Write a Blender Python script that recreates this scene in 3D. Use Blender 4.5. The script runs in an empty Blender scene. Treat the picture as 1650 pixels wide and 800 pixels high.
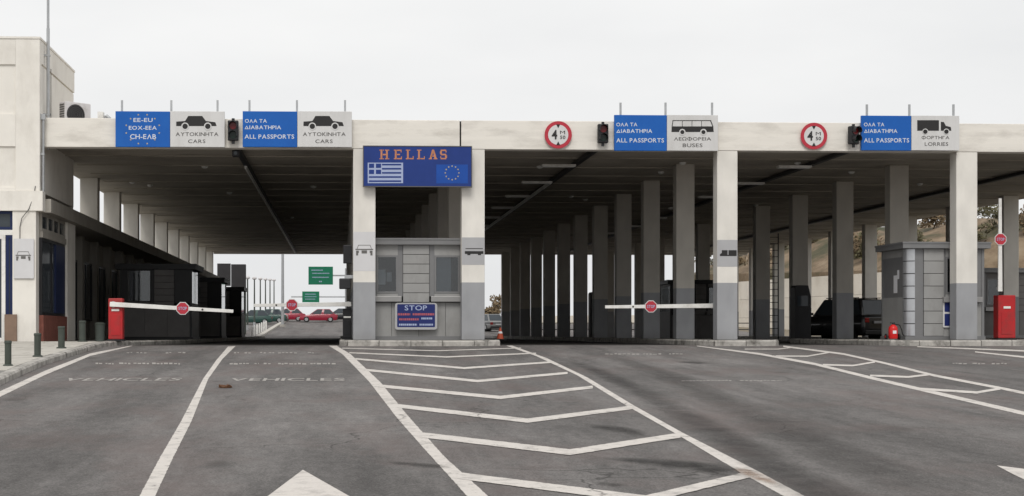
import bpy, bmesh, math, random
from mathutils import Vector, Matrix
random.seed(7)
R = math.radians
scn = bpy.context.scene
COL = scn.collection

# ------------------------------------------------------------------ camera, sky, sun, exposure
F = 2500.0                      # focal length in photo pixels (photo 1650 x 800)
PX, PY = 664.0, 537.0           # principal point / horizon row of the (cropped) photograph
TH = math.atan((PX - 550.0) / F)  # lanes run towards photo column 550
CT, ST = math.cos(TH), math.sin(TH)
ZC = 0.40                       # lens height above the level floor under the canopy
cd = bpy.data.cameras.new('camera')
cam = bpy.data.objects.new('camera', cd)
COL.objects.link(cam)
cam.location = (0, 0, ZC)
cam.rotation_euler = (R(90), 0, -TH)
cd.sensor_width = 36.0
cd.lens = 36.0 * F / 1650.0
cd.shift_x = (825.0 - PX) / 1650.0
cd.shift_y = (PY - 400.0) / 1650.0
cd.clip_end = 6000
scn.camera = cam

SUN_EL, SUN_AZ = 48.0, 188.0
w = bpy.data.worlds.new('World'); scn.world = w; w.use_nodes = True
nt = w.node_tree; nt.nodes.clear()
wo = nt.nodes.new('ShaderNodeOutputWorld'); bg = nt.nodes.new('ShaderNodeBackground')
sky = nt.nodes.new('ShaderNodeTexSky'); sky.sky_type = 'NISHITA'; sky.sun_disc = False
sky.sun_elevation = R(SUN_EL); sky.sun_rotation = R(SUN_AZ); sky.air_density = 1.5; sky.dust_density = 5.0
hs = nt.nodes.new('ShaderNodeHueSaturation'); hs.inputs['Saturation'].default_value = 0.12
tc = nt.nodes.new('ShaderNodeTexCoord'); mp = nt.nodes.new('ShaderNodeMapping'); mp.inputs['Scale'].default_value = (1, 1, 3.5)
nz = nt.nodes.new('ShaderNodeTexNoise'); nz.inputs['Scale'].default_value = 2.2; nz.inputs['Detail'].default_value = 5
cr = nt.nodes.new('ShaderNodeValToRGB')       # thin cloud deck, a touch uneven
cr.color_ramp.elements[0].position = 0.3; cr.color_ramp.elements[0].color = (8.4, 8.5, 8.62, 1)
cr.color_ramp.elements[1].position = 0.7; cr.color_ramp.elements[1].color = (10.2, 10.2, 10.15, 1)
mx = nt.nodes.new('ShaderNodeMix'); mx.data_type = 'RGBA'; mx.inputs['Factor'].default_value = 0.88
bg.inputs['Strength'].default_value = 0.1
nt.links.new(tc.outputs['Generated'], mp.inputs['Vector']); nt.links.new(mp.outputs['Vector'], nz.inputs['Vector'])
nt.links.new(nz.outputs['Fac'], cr.inputs['Fac']); nt.links.new(sky.outputs['Color'], hs.inputs['Color'])
nt.links.new(hs.outputs['Color'], mx.inputs['A']); nt.links.new(cr.outputs['Color'], mx.inputs['B'])
nt.links.new(mx.outputs['Result'], bg.inputs['Color']); nt.links.new(bg.outputs['Background'], wo.inputs['Surface'])

sd = bpy.data.lights.new('sun', 'SUN'); sd.energy = 1.5; sd.angle = R(25); sd.color = (1.0, 0.965, 0.91)
sun = bpy.data.objects.new('sun', sd); COL.objects.link(sun)
az = R(SUN_AZ); el = R(SUN_EL)
sdir = Vector((math.sin(az) * math.cos(el), math.cos(az) * math.cos(el), math.sin(el)))   # towards the sun
sun.rotation_euler = (-sdir).to_track_quat('-Z', 'Y').to_euler()
sun.location = (0, -20, 40)

scn.render.engine = 'CYCLES'
scn.view_settings.view_transform = 'Standard'; scn.view_settings.look = 'None'
scn.view_settings.exposure = 0.0; scn.view_settings.gamma = 1.0
scn.view_settings.use_curve_mapping = False

# ------------------------------------------------------------------ photo pixel -> place
def ray(px, py):
    u = (px - PX) / F; v = (PY - py) / F
    return ST + u * CT, CT - u * ST, v
def atY(px, py, Y):
    a, b, c = ray(px, py); t = Y / b
    return Vector((a * t, Y, ZC + c * t))
def fx(px, Y=50.0): return atY(px, 400, Y).x
def fz(py, px=660, Y=50.0): return atY(px, py, Y).z
SL, Y0, Y1 = 0.0324, 49.0, 119.0
def zg(Y):
    if Y < Y0: return SL * (Y - Y0)
    if Y < Y1: return 0.0
    if Y < 205: return 0.030 * (Y - Y1)
    return 0.030 * (205 - Y1) - min(0.002 * (Y - 205), 2.0)
def ground(px, py, ymax=48.9):
    a, b, c = ray(px, py)
    d = SL * b - c
    t = (ZC + SL * Y0) / d if d > 1e-6 else 1e9
    if t * b > ymax: t = ymax / b
    return Vector((a * t, b * t, zg(b * t)))

# ------------------------------------------------------------------ materials
MATS = {}
def nodes(name):
    m = bpy.data.materials.new(name); m.use_nodes = True
    n = m.node_tree.nodes; l = m.node_tree.links
    return m, n, l, n['Principled BSDF']
def mat(name, col, rough=0.6, metal=0.0, var=0.12, scale=2.0, stretch=(1, 1, 1), bump=0.0, bscale=40.0, grime=None, gamt=0.3, gscale=0.6, gstretch=(1, 1, 1), trans=0.0, coat=0.0, emit=None, spec=0.3):
    m, n, l, b = nodes(name)
    b.inputs['Roughness'].default_value = rough; b.inputs['Metallic'].default_value = metal
    b.inputs['Specular IOR Level'].default_value = spec
    if trans: b.inputs['Transmission Weight'].default_value = trans
    if coat: b.inputs['Coat Weight'].default_value = coat
    t = n.new('ShaderNodeTexCoord'); mp = n.new('ShaderNodeMapping'); mp.inputs['Scale'].default_value = stretch
    oi = n.new('ShaderNodeObjectInfo'); ad = n.new('ShaderNodeVectorMath'); ad.operation = 'ADD'
    sc = n.new('ShaderNodeVectorMath'); sc.operation = 'SCALE'; sc.inputs['Scale'].default_value = 37.0
    l.new(oi.outputs['Random'], sc.inputs[0]); l.new(t.outputs['Object'], ad.inputs[0]); l.new(sc.outputs[0], ad.inputs[1])
    l.new(ad.outputs[0], mp.inputs['Vector'])
    nz = n.new('ShaderNodeTexNoise'); nz.inputs['Scale'].default_value = scale; nz.inputs['Detail'].default_value = 6; nz.inputs['Roughness'].default_value = 0.6
    l.new(mp.outputs['Vector'], nz.inputs['Vector'])
    r = n.new('ShaderNodeMapRange'); r.inputs['From Min'].default_value = 0.25; r.inputs['From Max'].default_value = 0.75
    r.inputs['To Min'].default_value = 1 - var; r.inputs['To Max'].default_value = 1 + var
    l.new(nz.outputs['Fac'], r.inputs['Value'])
    mu = n.new('ShaderNodeVectorMath'); mu.operation = 'SCALE'; mu.inputs[0].default_value = col[:3]
    l.new(r.outputs['Result'], mu.inputs['Scale'])
    out = mu.outputs[0]
    if grime is not None:
        g2 = n.new('ShaderNodeMapping'); g2.inputs['Scale'].default_value = gstretch; l.new(ad.outputs[0], g2.inputs['Vector'])
        gn = n.new('ShaderNodeTexNoise'); gn.inputs['Scale'].default_value = gscale; gn.inputs['Detail'].default_value = 8; gn.inputs['Roughness'].default_value = 0.65
        l.new(g2.outputs['Vector'], gn.inputs['Vector'])
        gr = n.new('ShaderNodeMapRange'); gr.inputs['From Min'].default_value = 0.48; gr.inputs['From Max'].default_value = 0.72
        gr.inputs['To Min'].default_value = 0.0; gr.inputs['To Max'].default_value = gamt
        l.new(gn.outputs['Fac'], gr.inputs['Value'])
        mg = n.new('ShaderNodeMix'); mg.data_type = 'RGBA'; mg.inputs['B'].default_value = (*grime, 1)
        l.new(gr.outputs['Result'], mg.inputs['Factor']); l.new(out, mg.inputs['A']); out = mg.outputs['Result']
    l.new(out, b.inputs['Base Color'])
    if bump:
        bn = n.new('ShaderNodeTexNoise'); bn.inputs['Scale'].default_value = bscale; bn.inputs['Detail'].default_value = 4
        l.new(ad.outputs[0], bn.inputs['Vector'])
        bp = n.new('ShaderNodeBump'); bp.inputs['Strength'].default_value = bump; bp.inputs['Distance'].default_value = 0.02
        l.new(bn.outputs['Fac'], bp.inputs['Height']); l.new(bp.outputs['Normal'], b.inputs['Normal'])
    if emit:
        b.inputs['Emission Color'].default_value = (*emit[0], 1); b.inputs['Emission Strength'].default_value = emit[1]
    MATS[name] = m
    return m
def solid(name, col, **k): return mat(name, col, **k)

DIRT = (0.20, 0.17, 0.14)
mat('cream_paint', (0.78, 0.75, 0.695), 0.75, var=0.06, scale=0.9, bump=0.12, bscale=30, grime=(0.42, 0.38, 0.33), gamt=0.32, gscale=1.3, gstretch=(1, 1, 0.5))
mat('beam_paint', (0.78, 0.745, 0.685), 0.78, var=0.05, scale=1.0, stretch=(0.2, 1, 7), bump=0.15, bscale=26, grime=(0.34, 0.31, 0.27), gamt=0.4, gscale=1.5, gstretch=(0.5, 1, 1.8))
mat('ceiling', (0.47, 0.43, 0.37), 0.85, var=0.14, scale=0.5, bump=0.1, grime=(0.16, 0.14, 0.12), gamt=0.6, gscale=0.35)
mat('concrete', (0.40, 0.385, 0.355), 0.85, var=0.2, scale=3.0, bump=0.35, bscale=35, grime=DIRT, gamt=0.7, gscale=1.6)
mat('kerb', (0.42, 0.40, 0.37), 0.85, var=0.3, scale=3.5, bump=0.45, bscale=45, grime=(0.075, 0.068, 0.06), gamt=0.95, gscale=2.6)
mat('paving', (0.50, 0.475, 0.43), 0.85, var=0.12, scale=2.0, bump=0.3, bscale=40, grime=(0.22, 0.2, 0.17), gamt=0.5, gscale=1.2)
mat('island_top', (0.27, 0.26, 0.24), 0.9, var=0.2, scale=2.0, bump=0.3, grime=(0.09, 0.085, 0.08), gamt=0.7, gscale=0.8)
mat('grey_paint', (0.34, 0.345, 0.355), 0.7, var=0.08, scale=2.0, bump=0.1, grime=(0.16, 0.15, 0.14), gamt=0.5, gscale=1.5, gstretch=(1.5, 1.5, 0.4))
mat('pale_grey_paint', (0.62, 0.615, 0.625), 0.7, var=0.05, scale=2.0)
mat('mid_grey_paint', (0.40, 0.40, 0.41), 0.7, var=0.06, scale=2.0)
mat('booth_panel', (0.31, 0.308, 0.302), 0.5, var=0.08, scale=1.5, grime=(0.12, 0.11, 0.1), gamt=0.35, gscale=1.3, gstretch=(1, 1, 0.4))
mat('booth_frame', (0.20, 0.20, 0.203), 0.45, metal=0.2, var=0.08)
mat('booth_shelf', (0.32, 0.315, 0.31), 0.4, metal=0.5, var=0.08)
mat('booth_steel', (0.52, 0.53, 0.55), 0.35, metal=0.75, var=0.1, scale=3)
mat('dark_booth', (0.15, 0.142, 0.138), 0.5, var=0.15)
mat('black_metal', (0.022, 0.022, 0.024), 0.45, var=0.2)
mat('black_rubber', (0.02, 0.02, 0.02), 0.9, var=0.2)
mat('galv', (0.42, 0.43, 0.44), 0.45, metal=0.7, var=0.12, scale=6)
mat('white_metal', (0.78, 0.77, 0.74), 0.45, var=0.05, grime=(0.35, 0.32, 0.28), gamt=0.45, gscale=3)
mat('sign_white', (0.64, 0.635, 0.63), 0.5, var=0.03, grime=(0.42, 0.41, 0.39), gamt=0.4, gscale=1.0, gstretch=(1.5, 1.5, 0.3))
mat('sign_blue', (0.006, 0.105, 0.43), 0.5, var=0.07, scale=1.2, grime=(0.012, 0.13, 0.42), gamt=0.4, gscale=1.2)
mat('hellas_blue', (0.012, 0.038, 0.20), 0.5, var=0.12, scale=1.5)
mat('eu_blue', (0.008, 0.068, 0.34), 0.5, var=0.08)
mat('navy', (0.015, 0.025, 0.13), 0.45, var=0.1)
mat('frame_blue', (0.010, 0.020, 0.075), 0.45, var=0.12)
mat('print_white', (0.60, 0.64, 0.72), 0.55, var=0.08, scale=6)
mat('print_pale_blue', (0.36, 0.42, 0.60), 0.55, var=0.06)
mat('print_black', (0.025, 0.024, 0.024), 0.55, var=0.15)
mat('print_grey', (0.13, 0.125, 0.12), 0.55, var=0.15)
mat('print_gold', (0.48, 0.40, 0.25), 0.5, var=0.2, scale=8)
mat('print_orange', (0.50, 0.21, 0.11), 0.5, var=0.2, scale=8)
mat('print_red', (0.42, 0.10, 0.12), 0.5, var=0.2, scale=10)
mat('sign_red', (0.46, 0.035, 0.055), 0.45, var=0.08)
mat('cabinet_red', (0.45, 0.022, 0.025), 0.5, var=0.12, grime=(0.22, 0.045, 0.04), gamt=0.75, gscale=2.5)
mat('extinguisher_red', (0.60, 0.02, 0.02), 0.25, var=0.05)
mat('lens_red', (0.16, 0.012, 0.015), 0.2, var=0.1)
mat('lens_green', (0.006, 0.018, 0.013), 0.2, var=0.1)
mat('brick_red', (0.23, 0.085, 0.065), 0.8, var=0.2, scale=6, bump=0.3)
mat('brown_panel', (0.22, 0.15, 0.11), 0.7, var=0.15, scale=4)
mat('bollard', (0.055, 0.065, 0.055), 0.6, var=0.2, scale=4)
mat('bin_green', (0.075, 0.09, 0.08), 0.55, var=0.15)
mat('sign_green', (0.01, 0.16, 0.085), 0.5, var=0.08)
mat('car_red', (0.27, 0.010, 0.03), 0.3, var=0.05, coat=0.6)
mat('car_black', (0.012, 0.012, 0.014), 0.3, var=0.1, coat=0.6)
mat('car_green', (0.02, 0.06, 0.05), 0.35, var=0.1, coat=0.5)
mat('car_grey', (0.22, 0.22, 0.22), 0.35, metal=0.3, var=0.1, coat=0.5)
mat('tail_red', (0.30, 0.012, 0.012), 0.25, var=0.05)
mat('cone_orange', (0.42, 0.075, 0.035), 0.5, var=0.08)
mat('paper', (0.72, 0.72, 0.74), 0.7, var=0.04)
mat('ac_white', (0.62, 0.60, 0.60), 0.5, var=0.06, grime=DIRT, gamt=0.4, gscale=3)
mat('pane_dark', (0.05, 0.06, 0.07), 0.06, var=0.1)
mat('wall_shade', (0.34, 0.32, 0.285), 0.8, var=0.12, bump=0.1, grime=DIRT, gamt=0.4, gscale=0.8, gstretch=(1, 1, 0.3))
mat('dark_board', (0.045, 0.043, 0.045), 0.7, var=0.1, spec=0.15)
mat('bark', (0.10, 0.075, 0.05), 0.9, var=0.3, scale=8)
mat('leaf_a', (0.10, 0.09, 0.045), 0.7, var=0.35, scale=1.5)
mat('leaf_b', (0.16, 0.115, 0.065), 0.75, var=0.35, scale=1.5)
mat('retaining', (0.74, 0.685, 0.60), 0.85, var=0.12, scale=1.0, bump=0.3, bscale=12, grime=(0.35, 0.29, 0.22), gamt=0.5, gscale=0.5)
mat('tube_white', (0.80, 0.80, 0.78), 0.4, var=0.03)
mat('litter_brown', (0.10, 0.045, 0.02), 0.8, var=0.3, scale=20)
def glass_mat(name, col, rough=0.03, ior=1.45, tr=1.0):
    m, n, l, b = nodes(name)
    b.inputs['Base Color'].default_value = (*col, 1); b.inputs['Roughness'].default_value = rough
    b.inputs['IOR'].default_value = ior; b.inputs['Transmission Weight'].default_value = tr
    MATS[name] = m
glass_mat('glass_tint', (0.45, 0.50, 0.53), ior=1.65)
mat('blind', (0.30, 0.315, 0.34), 0.8, var=0.08, scale=4)

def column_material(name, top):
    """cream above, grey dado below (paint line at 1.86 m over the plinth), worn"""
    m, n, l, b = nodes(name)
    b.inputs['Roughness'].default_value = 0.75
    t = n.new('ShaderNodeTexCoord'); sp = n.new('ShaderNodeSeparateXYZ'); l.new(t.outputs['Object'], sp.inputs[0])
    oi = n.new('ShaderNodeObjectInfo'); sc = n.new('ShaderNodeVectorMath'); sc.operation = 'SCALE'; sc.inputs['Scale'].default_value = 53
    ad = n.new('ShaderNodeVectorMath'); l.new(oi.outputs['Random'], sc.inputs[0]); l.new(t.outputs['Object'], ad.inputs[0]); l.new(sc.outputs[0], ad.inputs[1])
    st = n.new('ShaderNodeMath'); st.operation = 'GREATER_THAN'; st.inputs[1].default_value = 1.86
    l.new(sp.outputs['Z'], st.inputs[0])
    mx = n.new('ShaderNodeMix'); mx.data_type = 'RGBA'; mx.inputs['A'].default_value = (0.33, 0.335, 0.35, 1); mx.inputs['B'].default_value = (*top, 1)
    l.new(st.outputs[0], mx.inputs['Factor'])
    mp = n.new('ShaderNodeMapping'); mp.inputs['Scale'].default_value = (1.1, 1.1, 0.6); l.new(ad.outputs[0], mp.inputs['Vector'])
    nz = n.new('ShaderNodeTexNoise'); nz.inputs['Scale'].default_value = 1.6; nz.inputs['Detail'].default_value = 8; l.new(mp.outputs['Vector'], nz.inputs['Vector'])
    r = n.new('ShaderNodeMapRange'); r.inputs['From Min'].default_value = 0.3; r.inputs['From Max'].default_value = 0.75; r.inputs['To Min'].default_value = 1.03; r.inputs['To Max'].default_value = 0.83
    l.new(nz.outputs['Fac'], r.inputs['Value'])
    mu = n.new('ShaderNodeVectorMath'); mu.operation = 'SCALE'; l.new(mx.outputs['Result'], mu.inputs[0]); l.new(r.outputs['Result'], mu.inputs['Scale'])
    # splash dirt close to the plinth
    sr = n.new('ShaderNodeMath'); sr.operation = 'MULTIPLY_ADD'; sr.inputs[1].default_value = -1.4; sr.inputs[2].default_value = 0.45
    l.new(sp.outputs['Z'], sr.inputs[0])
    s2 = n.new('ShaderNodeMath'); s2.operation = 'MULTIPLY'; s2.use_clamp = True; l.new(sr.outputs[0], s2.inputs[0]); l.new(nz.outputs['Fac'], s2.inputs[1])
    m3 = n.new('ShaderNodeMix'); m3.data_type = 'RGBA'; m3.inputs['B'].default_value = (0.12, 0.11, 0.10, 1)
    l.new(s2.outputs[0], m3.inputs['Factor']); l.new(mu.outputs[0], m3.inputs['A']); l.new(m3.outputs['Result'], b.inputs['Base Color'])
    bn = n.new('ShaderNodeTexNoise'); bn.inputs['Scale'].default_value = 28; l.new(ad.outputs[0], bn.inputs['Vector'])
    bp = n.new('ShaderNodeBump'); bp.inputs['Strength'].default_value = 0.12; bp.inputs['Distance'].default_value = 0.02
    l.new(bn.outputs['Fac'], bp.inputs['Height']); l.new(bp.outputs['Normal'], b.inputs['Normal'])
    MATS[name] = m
column_material('column_paint', (0.77, 0.74, 0.685)); column_material('shaded_column_paint', (0.53, 0.50, 0.45))   # darker cream for the inner pillars, canopy shade put into the colour

def crack_mask(n, l, t):
    """thin wandering cracks, shared by asphalt and the paint on it"""
    nz = n.new('ShaderNodeTexNoise'); nz.inputs['Scale'].default_value = 0.9; nz.inputs['Detail'].default_value = 6; l.new(t.outputs['Object'], nz.inputs['Vector'])
    sc = n.new('ShaderNodeVectorMath'); sc.operation = 'SCALE'; sc.inputs['Scale'].default_value = 1.1; l.new(nz.outputs['Color'], sc.inputs[0])
    ad = n.new('ShaderNodeVectorMath'); l.new(t.outputs['Object'], ad.inputs[0]); l.new(sc.outputs[0], ad.inputs[1])
    vo = n.new('ShaderNodeTexVoronoi'); vo.feature = 'DISTANCE_TO_EDGE'; vo.inputs['Scale'].default_value = 0.30; l.new(ad.outputs[0], vo.inputs['Vector'])
    r = n.new('ShaderNodeMapRange'); r.inputs['From Min'].default_value = 0.001; r.inputs['From Max'].default_value = 0.006; r.inputs['To Min'].default_value = 1; r.inputs['To Max'].default_value = 0; l.new(vo.outputs['Distance'], r.inputs['Value'])
    n2 = n.new('ShaderNodeTexNoise'); n2.inputs['Scale'].default_value = 0.35; l.new(t.outputs['Object'], n2.inputs['Vector'])
    r2 = n.new('ShaderNodeMapRange'); r2.inputs['From Min'].default_value = 0.47; r2.inputs['From Max'].default_value = 0.58; r2.inputs['To Max'].default_value = 0.7; l.new(n2.outputs['Fac'], r2.inputs['Value'])
    mu = n.new('ShaderNodeMath'); mu.operation = 'MULTIPLY'; l.new(r.outputs['Result'], mu.inputs[0]); l.new(r2.outputs['Result'], mu.inputs[1])
    return mu.outputs[0]
def asphalt_material():
    m, n, l, b = nodes('asphalt')
    t = n.new('ShaderNodeTexCoord')
    def noise(scale, stretch=(1, 1, 1), detail=6, rough=0.6, rot=0):
        mp = n.new('ShaderNodeMapping'); mp.inputs['Scale'].default_value = stretch; mp.inputs['Rotation'].default_value = (0, 0, rot)
        l.new(t.outputs['Object'], mp.inputs['Vector'])
        z = n.new('ShaderNodeTexNoise'); z.inputs['Scale'].default_value = scale; z.inputs['Detail'].default_value = detail; z.inputs['Roughness'].default_value = rough
        l.new(mp.outputs['Vector'], z.inputs['Vector']); return z.outputs['Fac']
    def rng(v, a, c, lo, hi):
        r = n.new('ShaderNodeMapRange'); r.inputs['From Min'].default_value = a; r.inputs['From Max'].default_value = c
        r.inputs['To Min'].default_value = lo; r.inputs['To Max'].default_value = hi; l.new(v, r.inputs['Value']); return r.outputs['Result']
    def mul(a, c):
        q = n.new('ShaderNodeMath'); q.operation = 'MULTIPLY'; l.new(a, q.inputs[0]); l.new(c, q.inputs[1]); return q.outputs[0]
    big = rng(noise(0.16, (1, 0.5, 1), 5), 0.32, 0.68, 0.76, 1.24)
    mid = rng(noise(0.9, (1.6, 0.35, 1), 6, 0.65), 0.32, 0.68, 0.78, 1.20)
    tyre = rng(noise(1.0, (0.75, 0.035, 1), 4, 0.6, 0.05), 0.50, 0.72, 1.0, 0.66)
    tyre2 = rng(noise(0.8, (1.1, 0.05, 1), 5, 0.6, -0.16), 0.55, 0.75, 1.0, 0.68)
    blot = rng(noise(0.55, (0.6, 1.0, 1), 6, 0.65), 0.62, 0.74, 1.0, 0.78)
    grain = rng(noise(38, (1, 1, 1), 4, 0.75), 0.40, 0.60, 0.70, 1.30)
    grain2 = rng(noise(5, (1.4, 0.6, 1), 6, 0.75), 0.38, 0.62, 0.86, 1.14)
    f = mul(mul(mul(big, mid), mul(tyre, tyre2)), mul(mul(blot, grain), grain2))
    mu = n.new('ShaderNodeVectorMath'); mu.operation = 'SCALE'; mu.inputs[0].default_value = (0.149, 0.140, 0.135)
    l.new(f, mu.inputs['Scale'])
    # oil drips: small dark spots
    vo = n.new('ShaderNodeTexVoronoi'); vo.inputs['Scale'].default_value = 0.55; vo.inputs['Randomness'].default_value = 1.0
    mpv = n.new('ShaderNodeMapping'); mpv.inputs['Scale'].default_value = (1.0, 0.55, 1.0); l.new(t.outputs['Object'], mpv.inputs['Vector']); l.new(mpv.outputs['Vector'], vo.inputs['Vector'])
    sp = rng(vo.outputs['Distance'], 0.05, 0.14, 0.55, 0.0)
    m3 = n.new('ShaderNodeMix'); m3.data_type = 'RGBA'; m3.inputs['B'].default_value = (0.045, 0.042, 0.04, 1)
    l.new(sp, m3.inputs['Factor']); l.new(mu.outputs[0], m3.inputs['A'])
    # red-brown dust patches
    rd = rng(noise(0.7, (1, 0.5, 1), 6), 0.48, 0.68, 0.0, 0.5)
    m4 = n.new('ShaderNodeMix'); m4.data_type = 'RGBA'; m4.inputs['B'].default_value = (0.15, 0.116, 0.108, 1)
    l.new(rd, m4.inputs['Factor']); l.new(m3.outputs['Result'], m4.inputs['A'])
    m5 = n.new('ShaderNodeMix'); m5.data_type = 'RGBA'; m5.inputs['B'].default_value = (0.03, 0.028, 0.026, 1)
    l.new(crack_mask(n, l, t), m5.inputs['Factor']); l.new(m4.outputs['Result'], m5.inputs['A'])
    # pale aggregate chips
    vs = n.new('ShaderNodeTexVoronoi'); vs.inputs['Scale'].default_value = 26; l.new(t.outputs['Object'], vs.inputs['Vector'])
    ch = rng(vs.outputs['Distance'], 0.10, 0.22, 0.35, 0.0)
    m6 = n.new('ShaderNodeMix'); m6.data_type = 'RGBA'; m6.inputs['B'].default_value = (0.30, 0.28, 0.26, 1); l.new(ch, m6.inputs['Factor']); l.new(m5.outputs['Result'], m6.inputs['A'])
    l.new(m6.outputs['Result'], b.inputs['Base Color'])
    b.inputs['Roughness'].default_value = 0.88
    b.inputs['Specular IOR Level'].default_value = 0.25
    bp = n.new('ShaderNodeBump'); bp.inputs['Strength'].default_value = 0.5; bp.inputs['Distance'].default_value = 0.01
    l.new(noise(90, (1, 1, 1), 3, 0.7), bp.inputs['Height']); l.new(bp.outputs['Normal'], b.inputs['Normal'])
    MATS['asphalt'] = m
asphalt_material()

def paint_line_material(name):
    """worn road paint: white film with the asphalt showing through in scuffs"""
    m, n, l, b = nodes(name)
    t = n.new('ShaderNodeTexCoord')
    a = n.new('ShaderNodeTexNoise'); a.inputs['Scale'].default_value = 3.2; a.inputs['Detail'].default_value = 10; a.inputs['Roughness'].default_value = 0.72
    l.new(t.outputs['Object'], a.inputs['Vector'])
    r = n.new('ShaderNodeMapRange'); r.inputs['From Min'].default_value = 0.50; r.inputs['From Max'].default_value = 0.70; r.inputs['To Min'].default_value = 0.04; r.inputs['To Max'].default_value = 0.62
    l.new(a.outputs['Fac'], r.inputs['Value'])
    mx = n.new('ShaderNodeMix'); mx.data_type = 'RGBA'; mx.inputs['A'].default_value = (0.60, 0.56, 0.52, 1); mx.inputs['B'].default_value = (0.19, 0.175, 0.165, 1)
    l.new(r.outputs['Result'], mx.inputs['Factor'])
    g = n.new('ShaderNodeTexNoise'); g.inputs['Scale'].default_value = 50; l.new(t.outputs['Object'], g.inputs['Vector'])
    r2 = n.new('ShaderNodeMapRange'); r2.inputs['To Min'].default_value = 0.85; r2.inputs['To Max'].default_value = 1.15; l.new(g.outputs['Fac'], r2.inputs['Value'])
    mu = n.new('ShaderNodeVectorMath'); mu.operation = 'SCALE'; l.new(mx.outputs['Result'], mu.inputs[0]); l.new(r2.outputs['Result'], mu.inputs['Scale'])
    m5 = n.new('ShaderNodeMix'); m5.data_type = 'RGBA'; m5.inputs['B'].default_value = (0.10, 0.09, 0.085, 1)
    l.new(crack_mask(n, l, t), m5.inputs['Factor']); l.new(mu.outputs[0], m5.inputs['A'])
    l.new(m5.outputs['Result'], b.inputs['Base Color']); b.inputs['Roughness'].default_value = 0.8
    if name == 'road_paint':       # chipped edges and bare spots: the film is simply missing there
        at = n.new('ShaderNodeAttribute'); at.attribute_name = 'edge'
        e = n.new('ShaderNodeTexNoise'); e.inputs['Scale'].default_value = 7; e.inputs['Detail'].default_value = 9; e.inputs['Roughness'].default_value = 0.75; l.new(t.outputs['Object'], e.inputs['Vector'])
        q1 = n.new('ShaderNodeMath'); q1.operation = 'MULTIPLY_ADD'; q1.inputs[1].default_value = 2.2; l.new(at.outputs['Fac'], q1.inputs[0]); l.new(e.outputs['Fac'], q1.inputs[2])
        r3 = n.new('ShaderNodeMapRange'); r3.inputs['From Min'].default_value = 0.56; r3.inputs['From Max'].default_value = 0.72; l.new(q1.outputs[0], r3.inputs['Value'])
        h = n.new('ShaderNodeTexNoise'); h.inputs['Scale'].default_value = 4.5; h.inputs['Detail'].default_value = 10; h.inputs['Roughness'].default_value = 0.8; l.new(t.outputs['Object'], h.inputs['Vector'])
        r4 = n.new('ShaderNodeMapRange'); r4.inputs['From Min'].default_value = 0.57; r4.inputs['From Max'].default_value = 0.66; r4.inputs['To Min'].default_value = 1.0; r4.inputs['To Max'].default_value = 0.25; l.new(h.outputs['Fac'], r4.inputs['Value'])
        q2 = n.new('ShaderNodeMath'); q2.operation = 'MULTIPLY'; l.new(r3.outputs['Result'], q2.inputs[0]); l.new(r4.outputs['Result'], q2.inputs[1]); l.new(q2.outputs[0], b.inputs['Alpha'])
    MATS[name] = m
paint_line_material('road_paint'); paint_line_material('road_paint_flat')
mat('road_paint_faded', (0.34, 0.32, 0.30), 0.85, var=0.3, scale=6)
mat('rust_stain', (0.27, 0.17, 0.115), 0.85, var=0.3, scale=6)

def hill_material():
    m, n, l, b = nodes('hillside')
    t = n.new('ShaderNodeTexCoord')
    z = n.new('ShaderNodeTexNoise'); z.inputs['Scale'].default_value = 0.22; z.inputs['Detail'].default_value = 8; z.inputs['Roughness'].default_value = 0.68
    l.new(t.outputs['Object'], z.inputs['Vector'])
    r = n.new('ShaderNodeValToRGB'); e = r.color_ramp.elements
    e[0].position = 0.33; e[0].color = (0.045, 0.048, 0.022, 1); e[1].position = 0.70; e[1].color = (0.27, 0.21, 0.145, 1)
    for p, c in ((0.45, (0.09, 0.075, 0.04)), (0.54, (0.17, 0.12, 0.075)), (0.6, (0.23, 0.17, 0.11))):
        q = e.new(p); q.color = (*c, 1)
    l.new(z.outputs['Fac'], r.inputs['Fac']); l.new(r.outputs['Color'], b.inputs['Base Color']); b.inputs['Roughness'].default_value = 0.95
    MATS['hillside'] = m
hill_material()

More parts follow.
